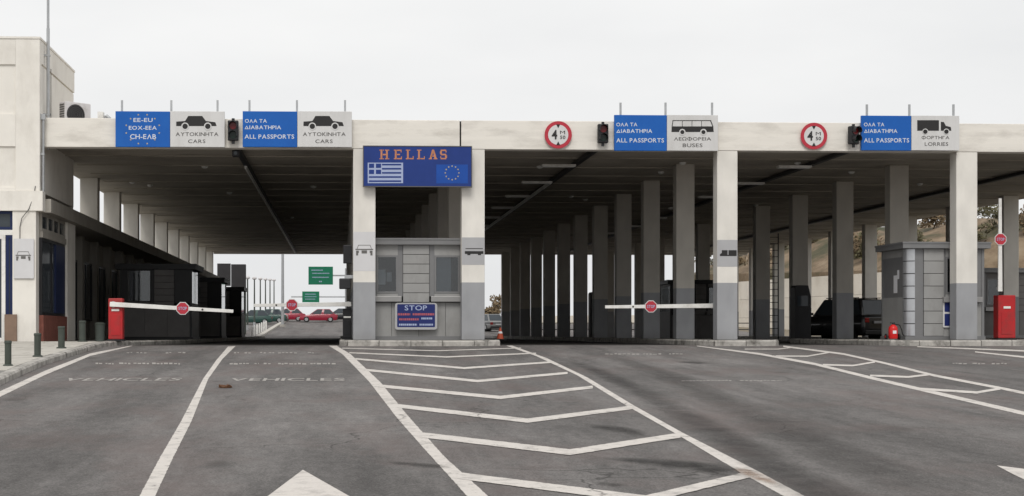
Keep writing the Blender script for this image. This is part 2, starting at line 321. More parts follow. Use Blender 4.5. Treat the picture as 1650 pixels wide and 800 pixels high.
# ------------------------------------------------------------------ mesh helpers
def tag(o, label=None, cat=None, group=None, kind=None):
    if label: o['label'] = label
    if cat: o['category'] = cat
    if group: o['group'] = group
    if kind: o['kind'] = kind
    return o
def empty(name, loc, label, cat, group=None, rz=0.0):
    o = bpy.data.objects.new(name, None); COL.objects.link(o)
    o.location = loc; o.rotation_euler = (0, 0, rz); o.empty_display_size = 0.3
    return tag(o, label, cat, group)
def world_org(o):
    v = Vector((0, 0, 0))
    while o is not None:
        v += o.location; o = o.parent
    return v
GLY = {}
def glyph(ch, bold):
    """one letter as flat faces (x, y) with its width; the Greek capitals are made from Latin shapes"""
    if (ch, bold) in GLY: return GLY[(ch, bold)]
    if ch == '\u0394':     # Delta: open triangle
        o = [(0, 0), (.72, 0), (.36, .70)]; k = .12 + bold; n_ = [(.19, k), (.53, k), (.36, .47)]
        g = (o + n_, [(0, 1, 4, 3), (1, 2, 5, 4), (2, 0, 3, 5)], .72); GLY[(ch, bold)] = g; return g
    base = {'\u039b': 'V', '\u0393': 'L', '\u03a6': 'O'}.get(ch, ch)
    c = bpy.data.curves.new('tmp_text', 'FONT'); c.body = base; c.offset = 0.0 if base == 'M' else bold; c.resolution_u = 3; c.fill_mode = 'FRONT'
    o = bpy.data.objects.new('tmp_text', c); COL.objects.link(o)
    dg = bpy.context.evaluated_depsgraph_get(); me = o.evaluated_get(dg).to_mesh()
    V = [(v.co.x, v.co.y) for v in me.vertices]; P = [tuple(p.vertices) for p in me.polygons]
    o.evaluated_get(dg).to_mesh_clear(); bpy.data.objects.remove(o); bpy.data.curves.remove(c)
    x0 = min(v[0] for v in V); V = [(x - x0, y) for x, y in V]; wd = max(v[0] for v in V); y0 = min(v[1] for v in V); y1 = max(v[1] for v in V)
    if ch in ('\u039b', '\u0393'): V = [(x, y0 + y1 - y) for x, y in V]; P = [p[::-1] for p in P]
    if ch == '\u03a6':
        k = len(V); m_ = wd / 2; V += [(m_ - .05, y0 - .05), (m_ + .05, y0 - .05), (m_ + .05, y1 + .05), (m_ - .05, y1 + .05)]; P.append((k, k + 1, k + 2, k + 3))
    GLY[(ch, bold)] = (V, P, wd); return GLY[(ch, bold)]
def text_geo(s, bold=0.0):
    lat = dict(zip('\u0391\u0392\u0395\u0396\u0397\u0399\u039a\u039c\u039d\u039f\u03a1\u03a4\u03a5\u03a7', 'ABEZHIKMNOPTYX'))
    V = []; P = []; x = 0.0
    for ch in s:
        if ch == ' ': x += .30; continue
        gv, gp, wd = glyph(lat.get(ch, ch), bold); k = len(V)
        V += [(a + x, c) for a, c in gv]; P += [tuple(q + k for q in p) for p in gp]; x += wd + .09
    x0 = min(v[0] for v in V); x1 = max(v[0] for v in V); y0 = min(v[1] for v in V); y1 = max(v[1] for v in V)
    return [((a - x0) / (x1 - x0), (c - y0) / (y1 - y0)) for a, c in V], P
class MB:
    def __init__(self): self.v = []; self.f = []; self.m = []; self.mi = 0
    def add(self, V, Fc):
        k = len(self.v); self.v += [tuple(p) for p in V]
        for f in Fc: self.f.append(tuple(i + k for i in f)); self.m.append(self.mi)
        return self
    def box(self, x0, x1, y0, y1, z0, z1):
        V = [(x, y, z) for z in (z0, z1) for y in (y0, y1) for x in (x0, x1)]
        return self.add(V, [(0, 2, 3, 1), (4, 5, 7, 6), (0, 1, 5, 4), (2, 6, 7, 3), (0, 4, 6, 2), (1, 3, 7, 5)])
    def obox(self, c, sx, sy, sz, rz=0.0, tilt=0.0):
        M = Matrix.Translation(c) @ Matrix.Rotation(rz, 4, 'Z') @ Matrix.Rotation(tilt, 4, 'Y')
        V = [M @ Vector((x * sx / 2, y * sy / 2, z * sz / 2)) for z in (-1, 1) for y in (-1, 1) for x in (-1, 1)]
        return self.add(V, [(0, 2, 3, 1), (4, 5, 7, 6), (0, 1, 5, 4), (2, 6, 7, 3), (0, 4, 6, 2), (1, 3, 7, 5)])
    def cyl(self, p0, p1, r0, r1=None, n=12, cap=True):
        r1 = r0 if r1 is None else r1
        p0 = Vector(p0); p1 = Vector(p1); d = (p1 - p0).normalized()
        a = d.orthogonal().normalized(); c = d.cross(a)
        V = []
        for p, r in ((p0, r0), (p1, r1)):
            for i in range(n):
                t = 2 * math.pi * i / n; V.append(p + r * (math.cos(t) * a + math.sin(t) * c))
        Fc = [(i, (i + 1) % n, n + (i + 1) % n, n + i) for i in range(n)]
        if cap: Fc += [tuple(range(n))[::-1], tuple(range(n, 2 * n))]
        return self.add(V, Fc)
    def lathe(self, c, prof, n=16):
        """prof: list of (r, z)"""
        c = Vector(c); V = []; Fc = []
        for r, z in prof:
            for i in range(n):
                t = 2 * math.pi * i / n; V.append((c.x + r * math.cos(t), c.y + r * math.sin(t), c.z + z))
        for k in range(len(prof) - 1):
            for i in range(n):
                j = (i + 1) % n; Fc.append((k * n + i, k * n + j, (k + 1) * n + j, (k + 1) * n + i))
        Fc += [tuple(range(n))[::-1], tuple(range((len(prof) - 1) * n, len(prof) * n))]
        return self.add(V, Fc)
    def prism(self, pts, fn, d0, d1):
        """polygon pts (a,b); fn(a,b,d)->xyz; solid between depth d0 and d1"""
        n = len(pts)
        V = [fn(a, b, d0) for a, b in pts] + [fn(a, b, d1) for a, b in pts]
        Fc = [tuple(range(n))[::-1], tuple(range(n, 2 * n))] + [(i, (i + 1) % n, n + (i + 1) % n, n + i) for i in range(n)]
        return self.add(V, Fc)
    def text(self, s, fn, a0, a1, b0, b1, bold=0.0):
        V, P = text_geo(s, bold)
        return self.add([fn(a0 + x * (a1 - a0), b0 + y * (b1 - b0)) for x, y in V], P)
    def poly(self, pts):
        return self.add(pts, [tuple(range(len(pts)))])
    def build(self, name, mats, parent=None, world=True, bevel=0.0, smooth=False, fixn=True, loc=None):
        me = bpy.data.meshes.new(name)
        org = world_org(parent) if (parent is not None and world) else Vector((0, 0, 0))
        if loc is not None: org = Vector(loc)
        me.from_pydata([tuple(Vector(p) - org) for p in self.v], [], self.f)
        if not isinstance(mats, (list, tuple)): mats = [mats]
        for q in mats: me.materials.append(MATS[q])
        for p, i in zip(me.polygons, self.m): p.material_index = i
        if bevel or fixn:
            bm = bmesh.new(); bm.from_mesh(me)
            if fixn: bmesh.ops.recalc_face_normals(bm, faces=bm.faces)
            if bevel: bmesh.ops.bevel(bm, geom=[e for e in bm.edges if len(e.link_faces) == 2 and e.calc_face_angle(0) > 0.6], offset=bevel, segments=2, affect='EDGES', profile=0.5)
            bm.to_mesh(me); bm.free()
        if smooth:
            for p in me.polygons: p.use_smooth = True
            try: me.set_sharp_from_angle(angle=R(40))
            except Exception: pass
        o = bpy.data.objects.new(name, me); COL.objects.link(o)
        if parent is not None: o.parent = parent
        if loc is not None: o.location = loc
        return o
def copy_tree(o, parent=None):
    c = o.copy(); COL.objects.link(c); c.parent = parent
    for ch in list(o.children): copy_tree(ch, c)
    return c
def front(Y, d=0.0):
    """(x, z) on a vertical plane facing the camera"""
    return lambda a, b, dd=0.0: (a, Y + dd, b)

# ================================================================== SETTING
def sheet(name, xs, ys, dz, m, kind='structure'):
    b = MB(); nx = len(xs)
    b.add([(x, y, zg(y) + dz) for y in ys for x in xs], [(j * nx + i, j * nx + i + 1, (j + 1) * nx + i + 1, (j + 1) * nx + i) for j in range(len(ys) - 1) for i in range(nx - 1)])
    return tag(b.build(name, m, fixn=False), kind=kind)
mat('earth', (0.20, 0.17, 0.125), 0.95, var=0.25, scale=0.3, bump=0.3, bscale=3)
sheet('ground', [-1500, -200, -60, 0, 60, 200, 1500], [-300, -20, Y0, Y1, 160, 205, 300, 600, 1205, 3000], -0.004, 'earth')
sheet('road', [-40, -20, 0, 20, 36], [-20, Y0, Y1, 160, 205, 420], 0.0, 'asphalt')

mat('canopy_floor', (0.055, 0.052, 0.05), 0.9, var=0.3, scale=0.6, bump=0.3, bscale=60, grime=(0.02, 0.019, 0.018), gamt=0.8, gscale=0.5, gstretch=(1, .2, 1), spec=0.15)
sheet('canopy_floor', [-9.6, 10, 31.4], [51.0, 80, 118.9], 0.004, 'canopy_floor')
# ---- road markings (thin paint sheets, 4 mm above the asphalt)
def strip(name, left, right, m='road_paint', dz=0.005, label=None):
    b = MB(); n = len(left); up = Vector((0, 0, dz)); K = 7; ed = []; V = []
    for pl, pr in zip(left, right):
        a, c = ground(*pl), ground(*pr)
        for k in range(K): u = k / (K - 1); V.append(a.lerp(c, u) + up); ed.append(1 - abs(2 * u - 1))
    b.add(V, [(i * K + k, i * K + k + 1, (i + 1) * K + k + 1, (i + 1) * K + k) for i in range(n - 1) for k in range(K - 1)])
    o = b.build(name, m, fixn=False); at = o.data.attributes.new('edge', 'FLOAT', 'POINT')
    for i, e in enumerate(ed): at.data[i].value = e
    for p in o.data.polygons:
        if p.normal.z < 0: p.flip()
    tag(o, kind='structure')
    return o
def band(mid, th0, th1):
    n = len(mid); L = []; Rr = []
    for i, (x, y) in enumerate(mid):
        t = (th0 + (th1 - th0) * i / (n - 1)) * .80; L.append((x, y - t / 2)); Rr.append((x, y + t / 2))
    return L, Rr
strip('edge_line', [(-60, 654), (0, 631), (72, 598), (110, 583.5), (145, 570), (210, 556)], [(-60, 664), (0, 640.5), (72, 605.5), (110, 589.5), (145, 574.5), (214, 558)])
strip('lane_line', [(200, 850), (224, 800), (256, 740), (291, 680), (327, 611), (349, 580), (367, 559)], [(229, 850), (251, 800), (279, 740), (309, 680), (336, 611), (358, 580), (380, 558)])
strip('lane_line', [(529, 557.5), (551, 571), (594.5, 616), (638, 673), (689, 731), (751, 800), (800, 850)], [(543, 557.5), (565, 571), (613, 616), (660, 673), (718, 738), (787, 800), (840, 850)])
strip('lane_line', [(815, 557.5), (864, 574.5), (929, 605), (1009, 654.5), (1082, 696), (1195, 764), (1261, 800), (1350, 850)], [(826, 557.5), (882, 578), (947, 609), (1020, 653), (1100, 698), (1214, 756), (1297, 800), (1392, 850)])
for k, (L, V, Rr, th) in enumerate([((559, 562), (705, 566), (838, 561.5), 1.6), ((572, 569.5), (719, 576), (862, 570), 2.4), ((584, 580), (748, 594), (886, 584.5), 3.6),
                     ((600, 598), (770, 615), (912, 602), 4.6), ((624, 624), (806, 641.5), (952, 625), 6.2), ((658, 657), (850, 679), (1015, 658), 8),
                     ((697, 704), (918, 730), (1092, 703), 11), ((765, 771), (1040, 806), (1202, 767), 14)]):
    sl_ = (V[1] - L[1]) / (V[0] - L[0]); ex = 5 + th * 1.7; L = (L[0] - ex, L[1] - ex * sl_); sr_ = (Rr[1] - V[1]) / (Rr[0] - V[0]); Rr = (Rr[0] + ex * .2, Rr[1] + ex * .2 * sr_)
    l1, r1 = band([L, V], th, th * 1.15); l2, r2 = band([V, Rr], th * 1.15, th)
    strip('chevron_marking', l1 + l2[1:], r1 + r2[1:], dz=0.008)
l, r = band([(1123, 557.5), (1224.5, 571), (1312, 587), (1414, 612), (1504.5, 633), (1650, 667), (1760, 693)], 3, 9); strip('lane_line', l, r)
l, r = band([(1262, 558.5), (1359, 571), (1424.5, 585.5), (1504.5, 605.5), (1617, 627), (1650, 634), (1760, 657)], 3, 6.5); strip('lane_line', l, r)
for pts, th in (([(1200, 563.3), (1254, 563.3), (1277, 560.5)], 1.8), ([(1250, 574.5), (1301, 574.8), (1337, 568.5)], 2.6), ([(1326, 588.5), (1374, 590), (1410, 584)], 3.4),
                ([(1402, 606), (1464.5, 608.3), (1500, 604)], 4.0), ([(1482, 627.5), (1574, 633.5), (1612, 627)], 5.0)):
    l, r = band(pts, th, th); strip('chevron_marking', l, r, dz=0.008)
l, r = band([(1478, 559.2), (1550, 562), (1600, 564), (1700, 568)], 2, 3.4); strip('lane_line', l, r)
l, r = band([(1571, 567.5), (1607.5, 571.5), (1650, 576), (1740, 586)], 2.2, 4); strip('lane_line', l, r)
def ground_poly(name, pts, m='road_paint_flat', dz=0.005):
    b = MB(); b.poly([ground(*p) + Vector((0, 0, dz)) for p in pts]); o = b.build(name, m, fixn=False)
    for p in o.data.polygons:
        if p.normal.z < 0: p.flip()
    return tag(o, kind='structure')
ground_poly('arrow_marking', [(488, 758), (562, 800), (640, 842), (540, 832), (520, 900), (430, 900), (446, 832), (360, 842), (432, 800)])
ground_poly('arrow_marking', [(1606, 751), (1662, 758), (1760, 764), (1760, 790), (1690, 792), (1634, 766)])
def stain_material(name, col, amt, nscale):
    m, n, l, b = nodes(name); b.inputs['Base Color'].default_value = (*col, 1); b.inputs['Roughness'].default_value = 0.85; b.inputs['Specular IOR Level'].default_value = 0.2
    at = n.new('ShaderNodeAttribute'); at.attribute_name = 'fade'; t = n.new('ShaderNodeTexCoord')
    z = n.new('ShaderNodeTexNoise'); z.inputs['Scale'].default_value = nscale; z.inputs['Detail'].default_value = 8; z.inputs['Roughness'].default_value = 0.7; l.new(t.outputs['Object'], z.inputs['Vector'])
    r = n.new('ShaderNodeMapRange'); r.inputs['From Min'].default_value = 0.3; r.inputs['From Max'].default_value = 0.65; r.inputs['To Min'].default_value = 0.15; r.inputs['To Max'].default_value = amt; l.new(z.outputs['Fac'], r.inputs['Value'])
    mu = n.new('ShaderNodeMath'); mu.operation = 'MULTIPLY'; l.new(r.outputs['Result'], mu.inputs[0]); l.new(at.outputs['Fac'], mu.inputs[1]); l.new(mu.outputs[0], b.inputs['Alpha'])
    MATS[name] = m
stain_material('tyre_stain', (0.05, 0.046, 0.044), 0.55, 1.6); stain_material('tyre_stain_light', (0.07, 0.064, 0.06), 0.38, 1.1); stain_material('rust_film', (0.33, 0.21, 0.14), 0.7, 6.0); stain_material('oil_stain', (0.03, 0.028, 0.026), 0.8, 2.5)
def stain(name, mid, wd, m, dz=0.0115):
    """soft edged film of rubber, oil or rust on the road; mid: photo points, wd: width in photo columns"""
    n = len(mid); K = 9; V = []; fade = []
    for i, (x, y) in enumerate(mid):
        e = 0.0 if i in (0, n - 1) else 1.0; ww = wd[i] if isinstance(wd, (list, tuple)) else wd
        for k in range(K):
            u = k / (K - 1) * 2 - 1; V.append(ground(x + u * ww / 2, y) + Vector((0, 0, dz))); fade.append(e * max(0.0, 1 - u * u) ** 1.5)
    b = MB(); b.add(V, [(i * K + k, i * K + k + 1, (i + 1) * K + k + 1, (i + 1) * K + k) for i in range(n - 1) for k in range(K - 1)])
    o = b.build(name, m, fixn=False); at = o.data.attributes.new('fade', 'FLOAT', 'POINT')
    for i, f_ in enumerate(fade): at.data[i].value = f_
    for p in o.data.polygons:
        if p.normal.z < 0: p.flip()
    return tag(o, kind='structure')
stain('rust_patch', [(1186, 754), (1196, 759), (1212, 766), (1232, 775), (1256, 786)], [16, 34, 42, 34, 14], 'rust_film')
stain('tyre_mark', [(905, 575), (960, 598), (1040, 636), (1130, 683), (1230, 740), (1330, 800), (1420, 850)], [24, 40, 60, 84, 115, 160, 190], 'tyre_stain')
stain('tyre_mark', [(985, 575), (1060, 600), (1150, 640), (1260, 690), (1400, 755), (1540, 830)], [36, 60, 90, 130, 170, 220], 'tyre_stain_light', 0.0125)
stain('oil_patch', [(640, 745), (655, 748), (680, 750), (700, 753), (712, 757)], [40, 66, 76, 60, 30], 'oil_stain')
stain('oil_patch', [(1000, 738), (1040, 743), (1090, 748), (1150, 758), (1200, 772)], [90, 130, 150, 130, 80], 'oil_stain')
stain('oil_patch', [(960, 685), (985, 690), (1010, 696), (1040, 706)], [40, 70, 60, 30], 'oil_stain')
stain('oil_patch', [(1095, 582), (1115, 585), (1135, 588)], [26, 50, 26], 'oil_stain')
stain('oil_patch', [(970, 778), (985, 782), (1000, 786)], [40, 56, 30], 'oil_stain')
def ground_text(s, x0, x1, yb, yt, m='road_paint_flat'):
    p = ground(x0, yb); q = ground(x1, yb); tpt = ground((x0 + x1) / 2, yt)
    fn = lambda a, b: (p.x + (q.x - p.x) * a, p.y + (tpt.y - p.y) * b, zg(p.y + (tpt.y - p.y) * b) + 0.006)
    b = MB(); b.text(s, fn, 0, 1, 0, 1, 0.02)
    return tag(b.build('lettering_marking', m, fixn=False), kind='structure')
ground_text('VEHICLES', 98, 288, 614.4, 609.8, 'road_paint_faded')
ground_text('VEHICLES', 368, 556, 614.6, 610.0, 'road_paint_faded')
def ground_dashes(name, segs, y, th, m='road_paint_faded'):
    """worn-out lettering of which only broken strokes are left"""
    b = MB()
    for a, c in segs:
        x = a
        while x < c - 1:
            wd = random.uniform(3.0, 7.0); e = min(c, x + wd)
            yy = y + random.uniform(-0.5, 0.5); h = th * random.uniform(0.6, 1.0)
            b.poly([ground(x, yy + h / 2) + Vector((0, 0, .006)), ground(e, yy + h / 2) + Vector((0, 0, .006)), ground(e, yy - h / 2) + Vector((0, 0, .006)), ground(x, yy - h / 2) + Vector((0, 0, .006))])
            x = e + random.uniform(1.2, 2.6)
    return tag(b.build(name, m, fixn=False), kind='structure')
ground_dashes('worn_lettering_marking', [(154, 165), (170, 183), (192, 212), (215, 240), (245, 290)], 586.5, 2.6)
ground_dashes('worn_lettering_marking', [(204, 213), (220, 236), (267, 276), (287, 299)], 569, 1.8)
ground_dashes('worn_lettering_marking', [(370, 403), (410, 417), (425, 436), (448, 495), (500, 542)], 586.8, 2.4)
ground_dashes('worn_lettering_marking', [(377, 385), (394, 404), (419, 428), (433, 442), (448, 480), (496, 506)], 569, 1.8)
ground_dashes('worn_lettering_marking', [(975, 1030), (1036, 1066), (1078, 1100)], 571, 1.6)
ground_dashes('worn_lettering_marking', [(1098, 1180), (1192, 1260)], 614, 1.4)
ground_dashes('worn_lettering_marking', [(1535, 1560), (1567, 1590), (1598, 1622)], 586.5, 1.8)

# ---- paved sidewalk by the office building, with kerb stones
KERB = [(-220, 720), (-120, 676), (-60, 646), (0, 622), (40, 603), (73, 588.5), (100, 579.5), (127, 571), (152, 563), (174, 558)]
kp = [ground(*p) for p in KERB]
kp += [Vector((-7.15, 48.9, 0)), Vector((-6.75, 51, 0)), Vector((-6.2, 54, 0)), Vector((-5.75, 58, 0)), Vector((-5.7, 80, 0)), Vector((-5.7, 118, 0))]
KH = 0.15
b = MB(); n = len(kp); V = []; Fc = []
for p in kp:
    V += [(-40, p.y, zg(p.y) + KH - 0.02), (p.x - 0.10, p.y, zg(p.y) + KH - 0.02)]
for i in range(n - 1): Fc.append((2 * i, 2 * i + 1, 2 * i + 3, 2 * i + 2))
b.add(V, Fc); sidewalk = tag(b.build('sidewalk', 'island_top', fixn=False), kind='structure')
# kerb stones, each about a metre
def along(pts, step):
    out = []; acc = 0.0; prev = pts[0]; out.append(prev.copy()); need = step
    for q in pts[1:]:
        seg = (q - prev).length
        while seg >= need:
            prev = prev + (q - prev) * (need / seg); out.append(prev.copy()); seg = (q - prev).length; need = step
        need -= seg; prev = q
    return out
st = along(kp, 1.0)
def kerb_stone(a, c, width, h, parent, nrm=None):
    d = (c - a); d.z = 0; L = d.length; d.normalize(); nn = Vector((-d.y, d.x, 0)) if nrm is None else nrm
    g = 0.012; a2 = a + d * g; c2 = c - d * g
    za, zc2 = zg(a.y), zg(c.y); dh = random.uniform(-.006, .006)
    prof = [(0, -0.1), (0, h - 0.04 + dh), (0.035, h + dh), (width, h + dh), (width, -0.1)]
    b = MB(); V = [Vector((q.x, q.y, z)) + nn * o + Vector((0, 0, hh)) for q, z in ((a2, za), (c2, zc2)) for o, hh in prof]
    m = len(prof)
    b.add(V, [tuple(range(m)), tuple(range(2 * m - 1, m - 1, -1))] + [(i, m + i, m + (i + 1) % m, (i + 1) % m) for i in range(m)])
    return b.build('kerb_stone', 'kerb', parent)
for a, c in zip(st[:-1], st[1:]): kerb_stone(a, c, 0.22, KH, sidewalk)
# paving slabs of the open sidewalk, in courses
def kerb_x(y):
    for a, c in zip(kp[:-1], kp[1:]):
        if a.y <= y <= c.y: return a.x + (c.x - a.x) * (y - a.y) / max(1e-6, c.y - a.y)
    return kp[-1].x
for j in range(16):
    y0 = 33.0 + j * 1.04; y1 = y0 + 1.02
    if y1 > 49.5: break
    xr = min(kerb_x(y0), kerb_x(y1)) - 0.25; x = xr
    for i in range(6):
        wd = 1.5 if i else (0.75 if j % 2 else 1.5)
        if x < -17: break
        b = MB(); dz = random.uniform(-.004, .004); xl = x - wd + 0.02
        xa = (kerb_x(y0) - 0.25 if i == 0 else x); xb = (kerb_x(y1) - 0.25 if i == 0 else x)
        b.add([(xl, y0, zg(y0) + .1), (xa, y0, zg(y0) + .1), (xb, y1, zg(y1) + .1), (xl, y1, zg(y1) + .1), (xl, y0, zg(y0) + KH + dz), (xa, y0, zg(y0) + KH + dz), (xb, y1, zg(y1) + KH + dz), (xl, y1, zg(y1) + KH + dz)],
              [(0, 3, 2, 1), (4, 5, 6, 7), (0, 1, 5, 4), (1, 2, 6, 5), (2, 3, 7, 6), (3, 0, 4, 7)])
        b.build('paving_slab', 'paving', sidewalk); x -= wd

# ---- traffic islands
def island(x0, x1, y0, y1, label, group='raised traffic islands', rl=0.5):
    t = empty('traffic_island', ((x0 + x1) / 2, y0, 0), label, 'traffic island', group)
    zi = 0.18
    pts = [Vector((x0, y1, 0)), Vector((x0, y0 + rl, 0)), Vector((x0 + rl * .3, y0 + rl * .3, 0)), Vector((x0 + rl, y0, 0)), Vector((x1 - rl, y0, 0)), Vector((x1 - rl * .3, y0 + rl * .3, 0)), Vector((x1, y0 + rl, 0)), Vector((x1, y1, 0))]
    b = MB(); k = 0.14
    b.prism([(x0 + k, y1), (x0 + k, y0 + rl), (x0 + rl, y0 + k), (x1 - rl, y0 + k), (x1 - k, y0 + rl), (x1 - k, y1)], lambda a, c, d: (a, c, d), -0.05, zi - 0.008)
    b.build('paved_top', 'island_top', t)
    s = along(pts, 1.0)
    for a, c in zip(s[:-1], s[1:]):
        if a.y < 75 or c.y < 75: kerb_stone(a, c, 0.16, zi, t)
    if y1 > 75:
        for xx in (x0, x1 - 0.16):
            q = MB(); q.box(xx, xx + 0.16, 75.5, y1, -0.05, zi); q.build('far_kerb', 'kerb', t)
    return t
island(fx(547, 48.6), fx(811, 48.6), 48.6, 118.6, 'wide raised kerbed island carrying the grey booth with the STOP board')
island(fx(1140, 48.6), fx(1268, 48.6), 48.6, 118.6, 'narrow raised kerbed island under the single pillar beside the bus lane')
island(fx(1440, 48.6), fx(1440, 48.6) + 7.0, 48.6, 60.0, 'wide raised kerbed island carrying the booth with the rounded steel corner')
island(28.2, 32.6, 48.6, 118.6, 'far raised kerbed island carrying the outermost pillar row')

# ================================================================== CANOPY
ZB, ZT, ZCEIL = 6.34, 7.27, 6.58
XL, XR = -9.72, 31.4
BAY = 6.16; NB = 12
canopy = empty('border_canopy', (10, 50, 0), 'long flat concrete canopy on rows of cream and grey pillars over the lanes', 'canopy')
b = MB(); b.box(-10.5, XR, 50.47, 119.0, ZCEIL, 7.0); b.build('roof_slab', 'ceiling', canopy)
JX = fx(742, 49.98)
for xa, xb in ((XL, JX - 0.025), (JX + 0.025, XR)):
    b = MB(); b.box(xa, xb, 49.985, 50.465, ZB, ZT); b.build('front_beam', 'beam_paint', canopy, bevel=0.015)
b = MB(); b.box(JX - 0.02, JX + 0.02, 50.06, 50.42, ZB + .02, ZT - .02); b.build('expansion_joint', 'black_rubber', canopy)
b = MB(); b.box(XL, XR, 118.7, 119.2, ZB + 0.1, ZT); b.build('rear_beam', 'beam_paint', canopy)
# drip groove board under the front beam and one transverse beam behind it
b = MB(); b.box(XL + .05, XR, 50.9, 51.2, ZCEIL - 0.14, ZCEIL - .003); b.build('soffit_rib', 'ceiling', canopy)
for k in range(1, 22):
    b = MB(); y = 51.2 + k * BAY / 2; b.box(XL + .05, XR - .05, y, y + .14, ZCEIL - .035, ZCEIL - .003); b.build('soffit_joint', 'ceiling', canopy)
def rowx(p0, p1): return fx(p0), fx(p1)
rows = [(-10.40, -9.70), rowx(569, 605), rowx(744, 781), rowx(1155.5, 1188.5), rowx(1541, 1575), (29.75, 30.45)]
protos = {}
front_cols = []
for ri, (xa, xb) in enumerate(rows):
    for k in range(NB):
        if ri == 0 and k == 0: continue
        wd = xb - xa; fr = (k == 0)
        z0 = 0.175 if not (ri == 4 and k > 1) else 0.0
        if ri == 0: z0 = 4.682
        top = (ZB - 0.002 if fr else ZCEIL - 0.002)
        key = (ri, fr, z0)
        loc = (xa, 50.0 + k * BAY, 0.175)
        if key not in protos:
            b = MB(); b.box(0, wd, 0, 0.56, z0 - 0.175, top - 0.175)
            o = b.build('column', 'column_paint' if (fr or ri in (0, 5)) else 'shaded_column_paint', None, bevel=0.018); protos[key] = o
        else:
            o = protos[key].copy(); COL.objects.link(o)
        o.parent = canopy; o.location = Vector(loc) - world_org(canopy)
        if fr: front_cols.append(o)
# painted bands and lane pictograms on the front pillars
def pxrect(b, p0, p1, q0, q1, Y, th=0.004):
    A = atY(p0, q1, Y); B = atY(p1, q0, Y); b.box(A.x, B.x, Y, Y + th, A.z, B.z)
def colpart(col, name, m, rects, Y):
    b = MB()
    for r_ in rects: pxrect(b, *r_, Y)
    return b.build(name, m, col)
cA, cB, cC, cD = front_cols[0], front_cols[1], front_cols[2], front_cols[3]
colpart(cA, 'painted_band', 'pale_grey_paint', [(569.3, 604.7, 374, 437)], 49.9955)
colpart(cB, 'painted_band', 'mid_grey_paint', [(744.3, 780.7, 383, 427)], 49.9955)
colpart(cC, 'painted_band', 'mid_grey_paint', [(1155.8, 1188.2, 387, 430)], 49.9955)
def front_car(col, cx, cy, s, Y):
    """little car seen from the front, as on lane signs"""
    b = MB(); f = lambda a, c, d=0.0: tuple(atY(cx + a * s, cy - c * s, Y + d))
    b.mi = 0
    P = lambda pts: b.prism(pts, f, 0, 0.003)
    P([(-13, 4.2), (13, 4.2), (13, 2.6), (-13, 2.6)])
    P([(-12, -2), (-8, -2), (-8, 1.6), (-12, 1.6)]); P([(8, -2), (12, -2), (12, 1.6), (8, 1.6)])
    P([(-12, -5.5), (-9, -5.5), (-9, -2), (-12, -2)]); P([(9, -5.5), (12, -5.5), (12, -2), (9, -2)])
    P([(-4, -2.6), (4, -2.6), (4, 2.0), (-4, 2.0)])
    P([(-9, 10), (9, 10), (9, 9.2), (-9, 9.2)]); P([(-9, 9.2), (-8.2, 9.2), (-10.2, 4.2), (-11, 4.2)]); P([(9, 9.2), (8.2, 9.2), (10.2, 4.2), (11, 4.2)])
    return b.build('car_pictogram', 'print_grey', col)
front_car(cA, 587, 406, 1.1, 49.992)
b = MB(); f = lambda a, c, d=0.0: tuple(atY(a, c, 49.992 + d))
b.prism([(749, 409.5), (779, 409.5), (779, 405), (749, 405)], f, 0, .003); b.prism([(750, 401.6), (778, 401.6), (778, 400.4), (750, 400.4)], f, 0, .003)
b.prism([(753, 411.5), (758, 411.5), (758, 409.5), (753, 409.5)], f, 0, .003); b.prism([(770, 411.5), (775, 411.5), (775, 409.5), (770, 409.5)], f, 0, .003)
b.build('bus_pictogram', 'print_black', cB)
b = MB()
b.prism([(1160, 413), (1187, 413), (1187, 403.5), (1173.8, 403.5), (1173.8, 411), (1172.4, 411), (1172.4, 403.5), (1163, 403.5), (1163, 408), (1160, 410)], f, 0, .003)
b.build('lorry_pictogram', 'print_black', cC)

# cable trays with tube lamps along the ceiling of every lane
def tray(x, label):
    t = empty('cable_tray', (x, 50.5, ZCEIL - 0.14), label, 'cable tray', 'cable trays under the canopy ceiling')
    b = MB()
    b.box(x - 0.09, x - 0.075, 50.5, 118.2, ZCEIL - 0.16, ZCEIL - 0.03); b.box(x + 0.075, x + 0.09, 50.5, 118.2, ZCEIL - 0.16, ZCEIL - 0.03); b.box(x - 0.075, x + 0.075, 50.5, 118.2, ZCEIL - 0.16, ZCEIL - 0.145)
    b.build('channel', 'black_metal', t)
    q = MB()
    for k in range(24): q.box(x - 0.02, x + 0.02, 51 + k * 2.8, 51.04 + k * 2.8, ZCEIL - 0.035, ZCEIL + 0.01)
    q.build('hanger', 'galv', t)
    return t
def tube_run(x, y0, y1, dz, label):
    b = MB(); b.cyl((x, y0, ZCEIL - dz), (x, y1, ZCEIL - dz), 0.035, n=8)
    b.box(x - 0.045, x + 0.045, y0, y1, ZCEIL - dz + 0.035, ZCEIL - 0.17)
    return tag(b.build('tube_conduit', 'tube_white'), label, 'conduit')
XT = [fx(378), 8.42, 16.9, 25.9]
tray(XT[0], 'black cable tray on the ceiling above the passenger car lanes'); tray(XT[1], 'black cable tray on the ceiling above the bus lane')
tray(XT[2], 'black cable tray on the ceiling above the lorry lane'); tray(XT[3], 'black cable tray on the ceiling above the lane of the raised barrier')
tube_run(XT[0] - 0.02, 56, 115.5, 0.25, 'white tube conduit below the cable tray of the passenger car lanes')
tube_run(XT[1] - 0.16, 61, 112, 0.27, 'white tube conduit beside the cable tray of the bus lane')
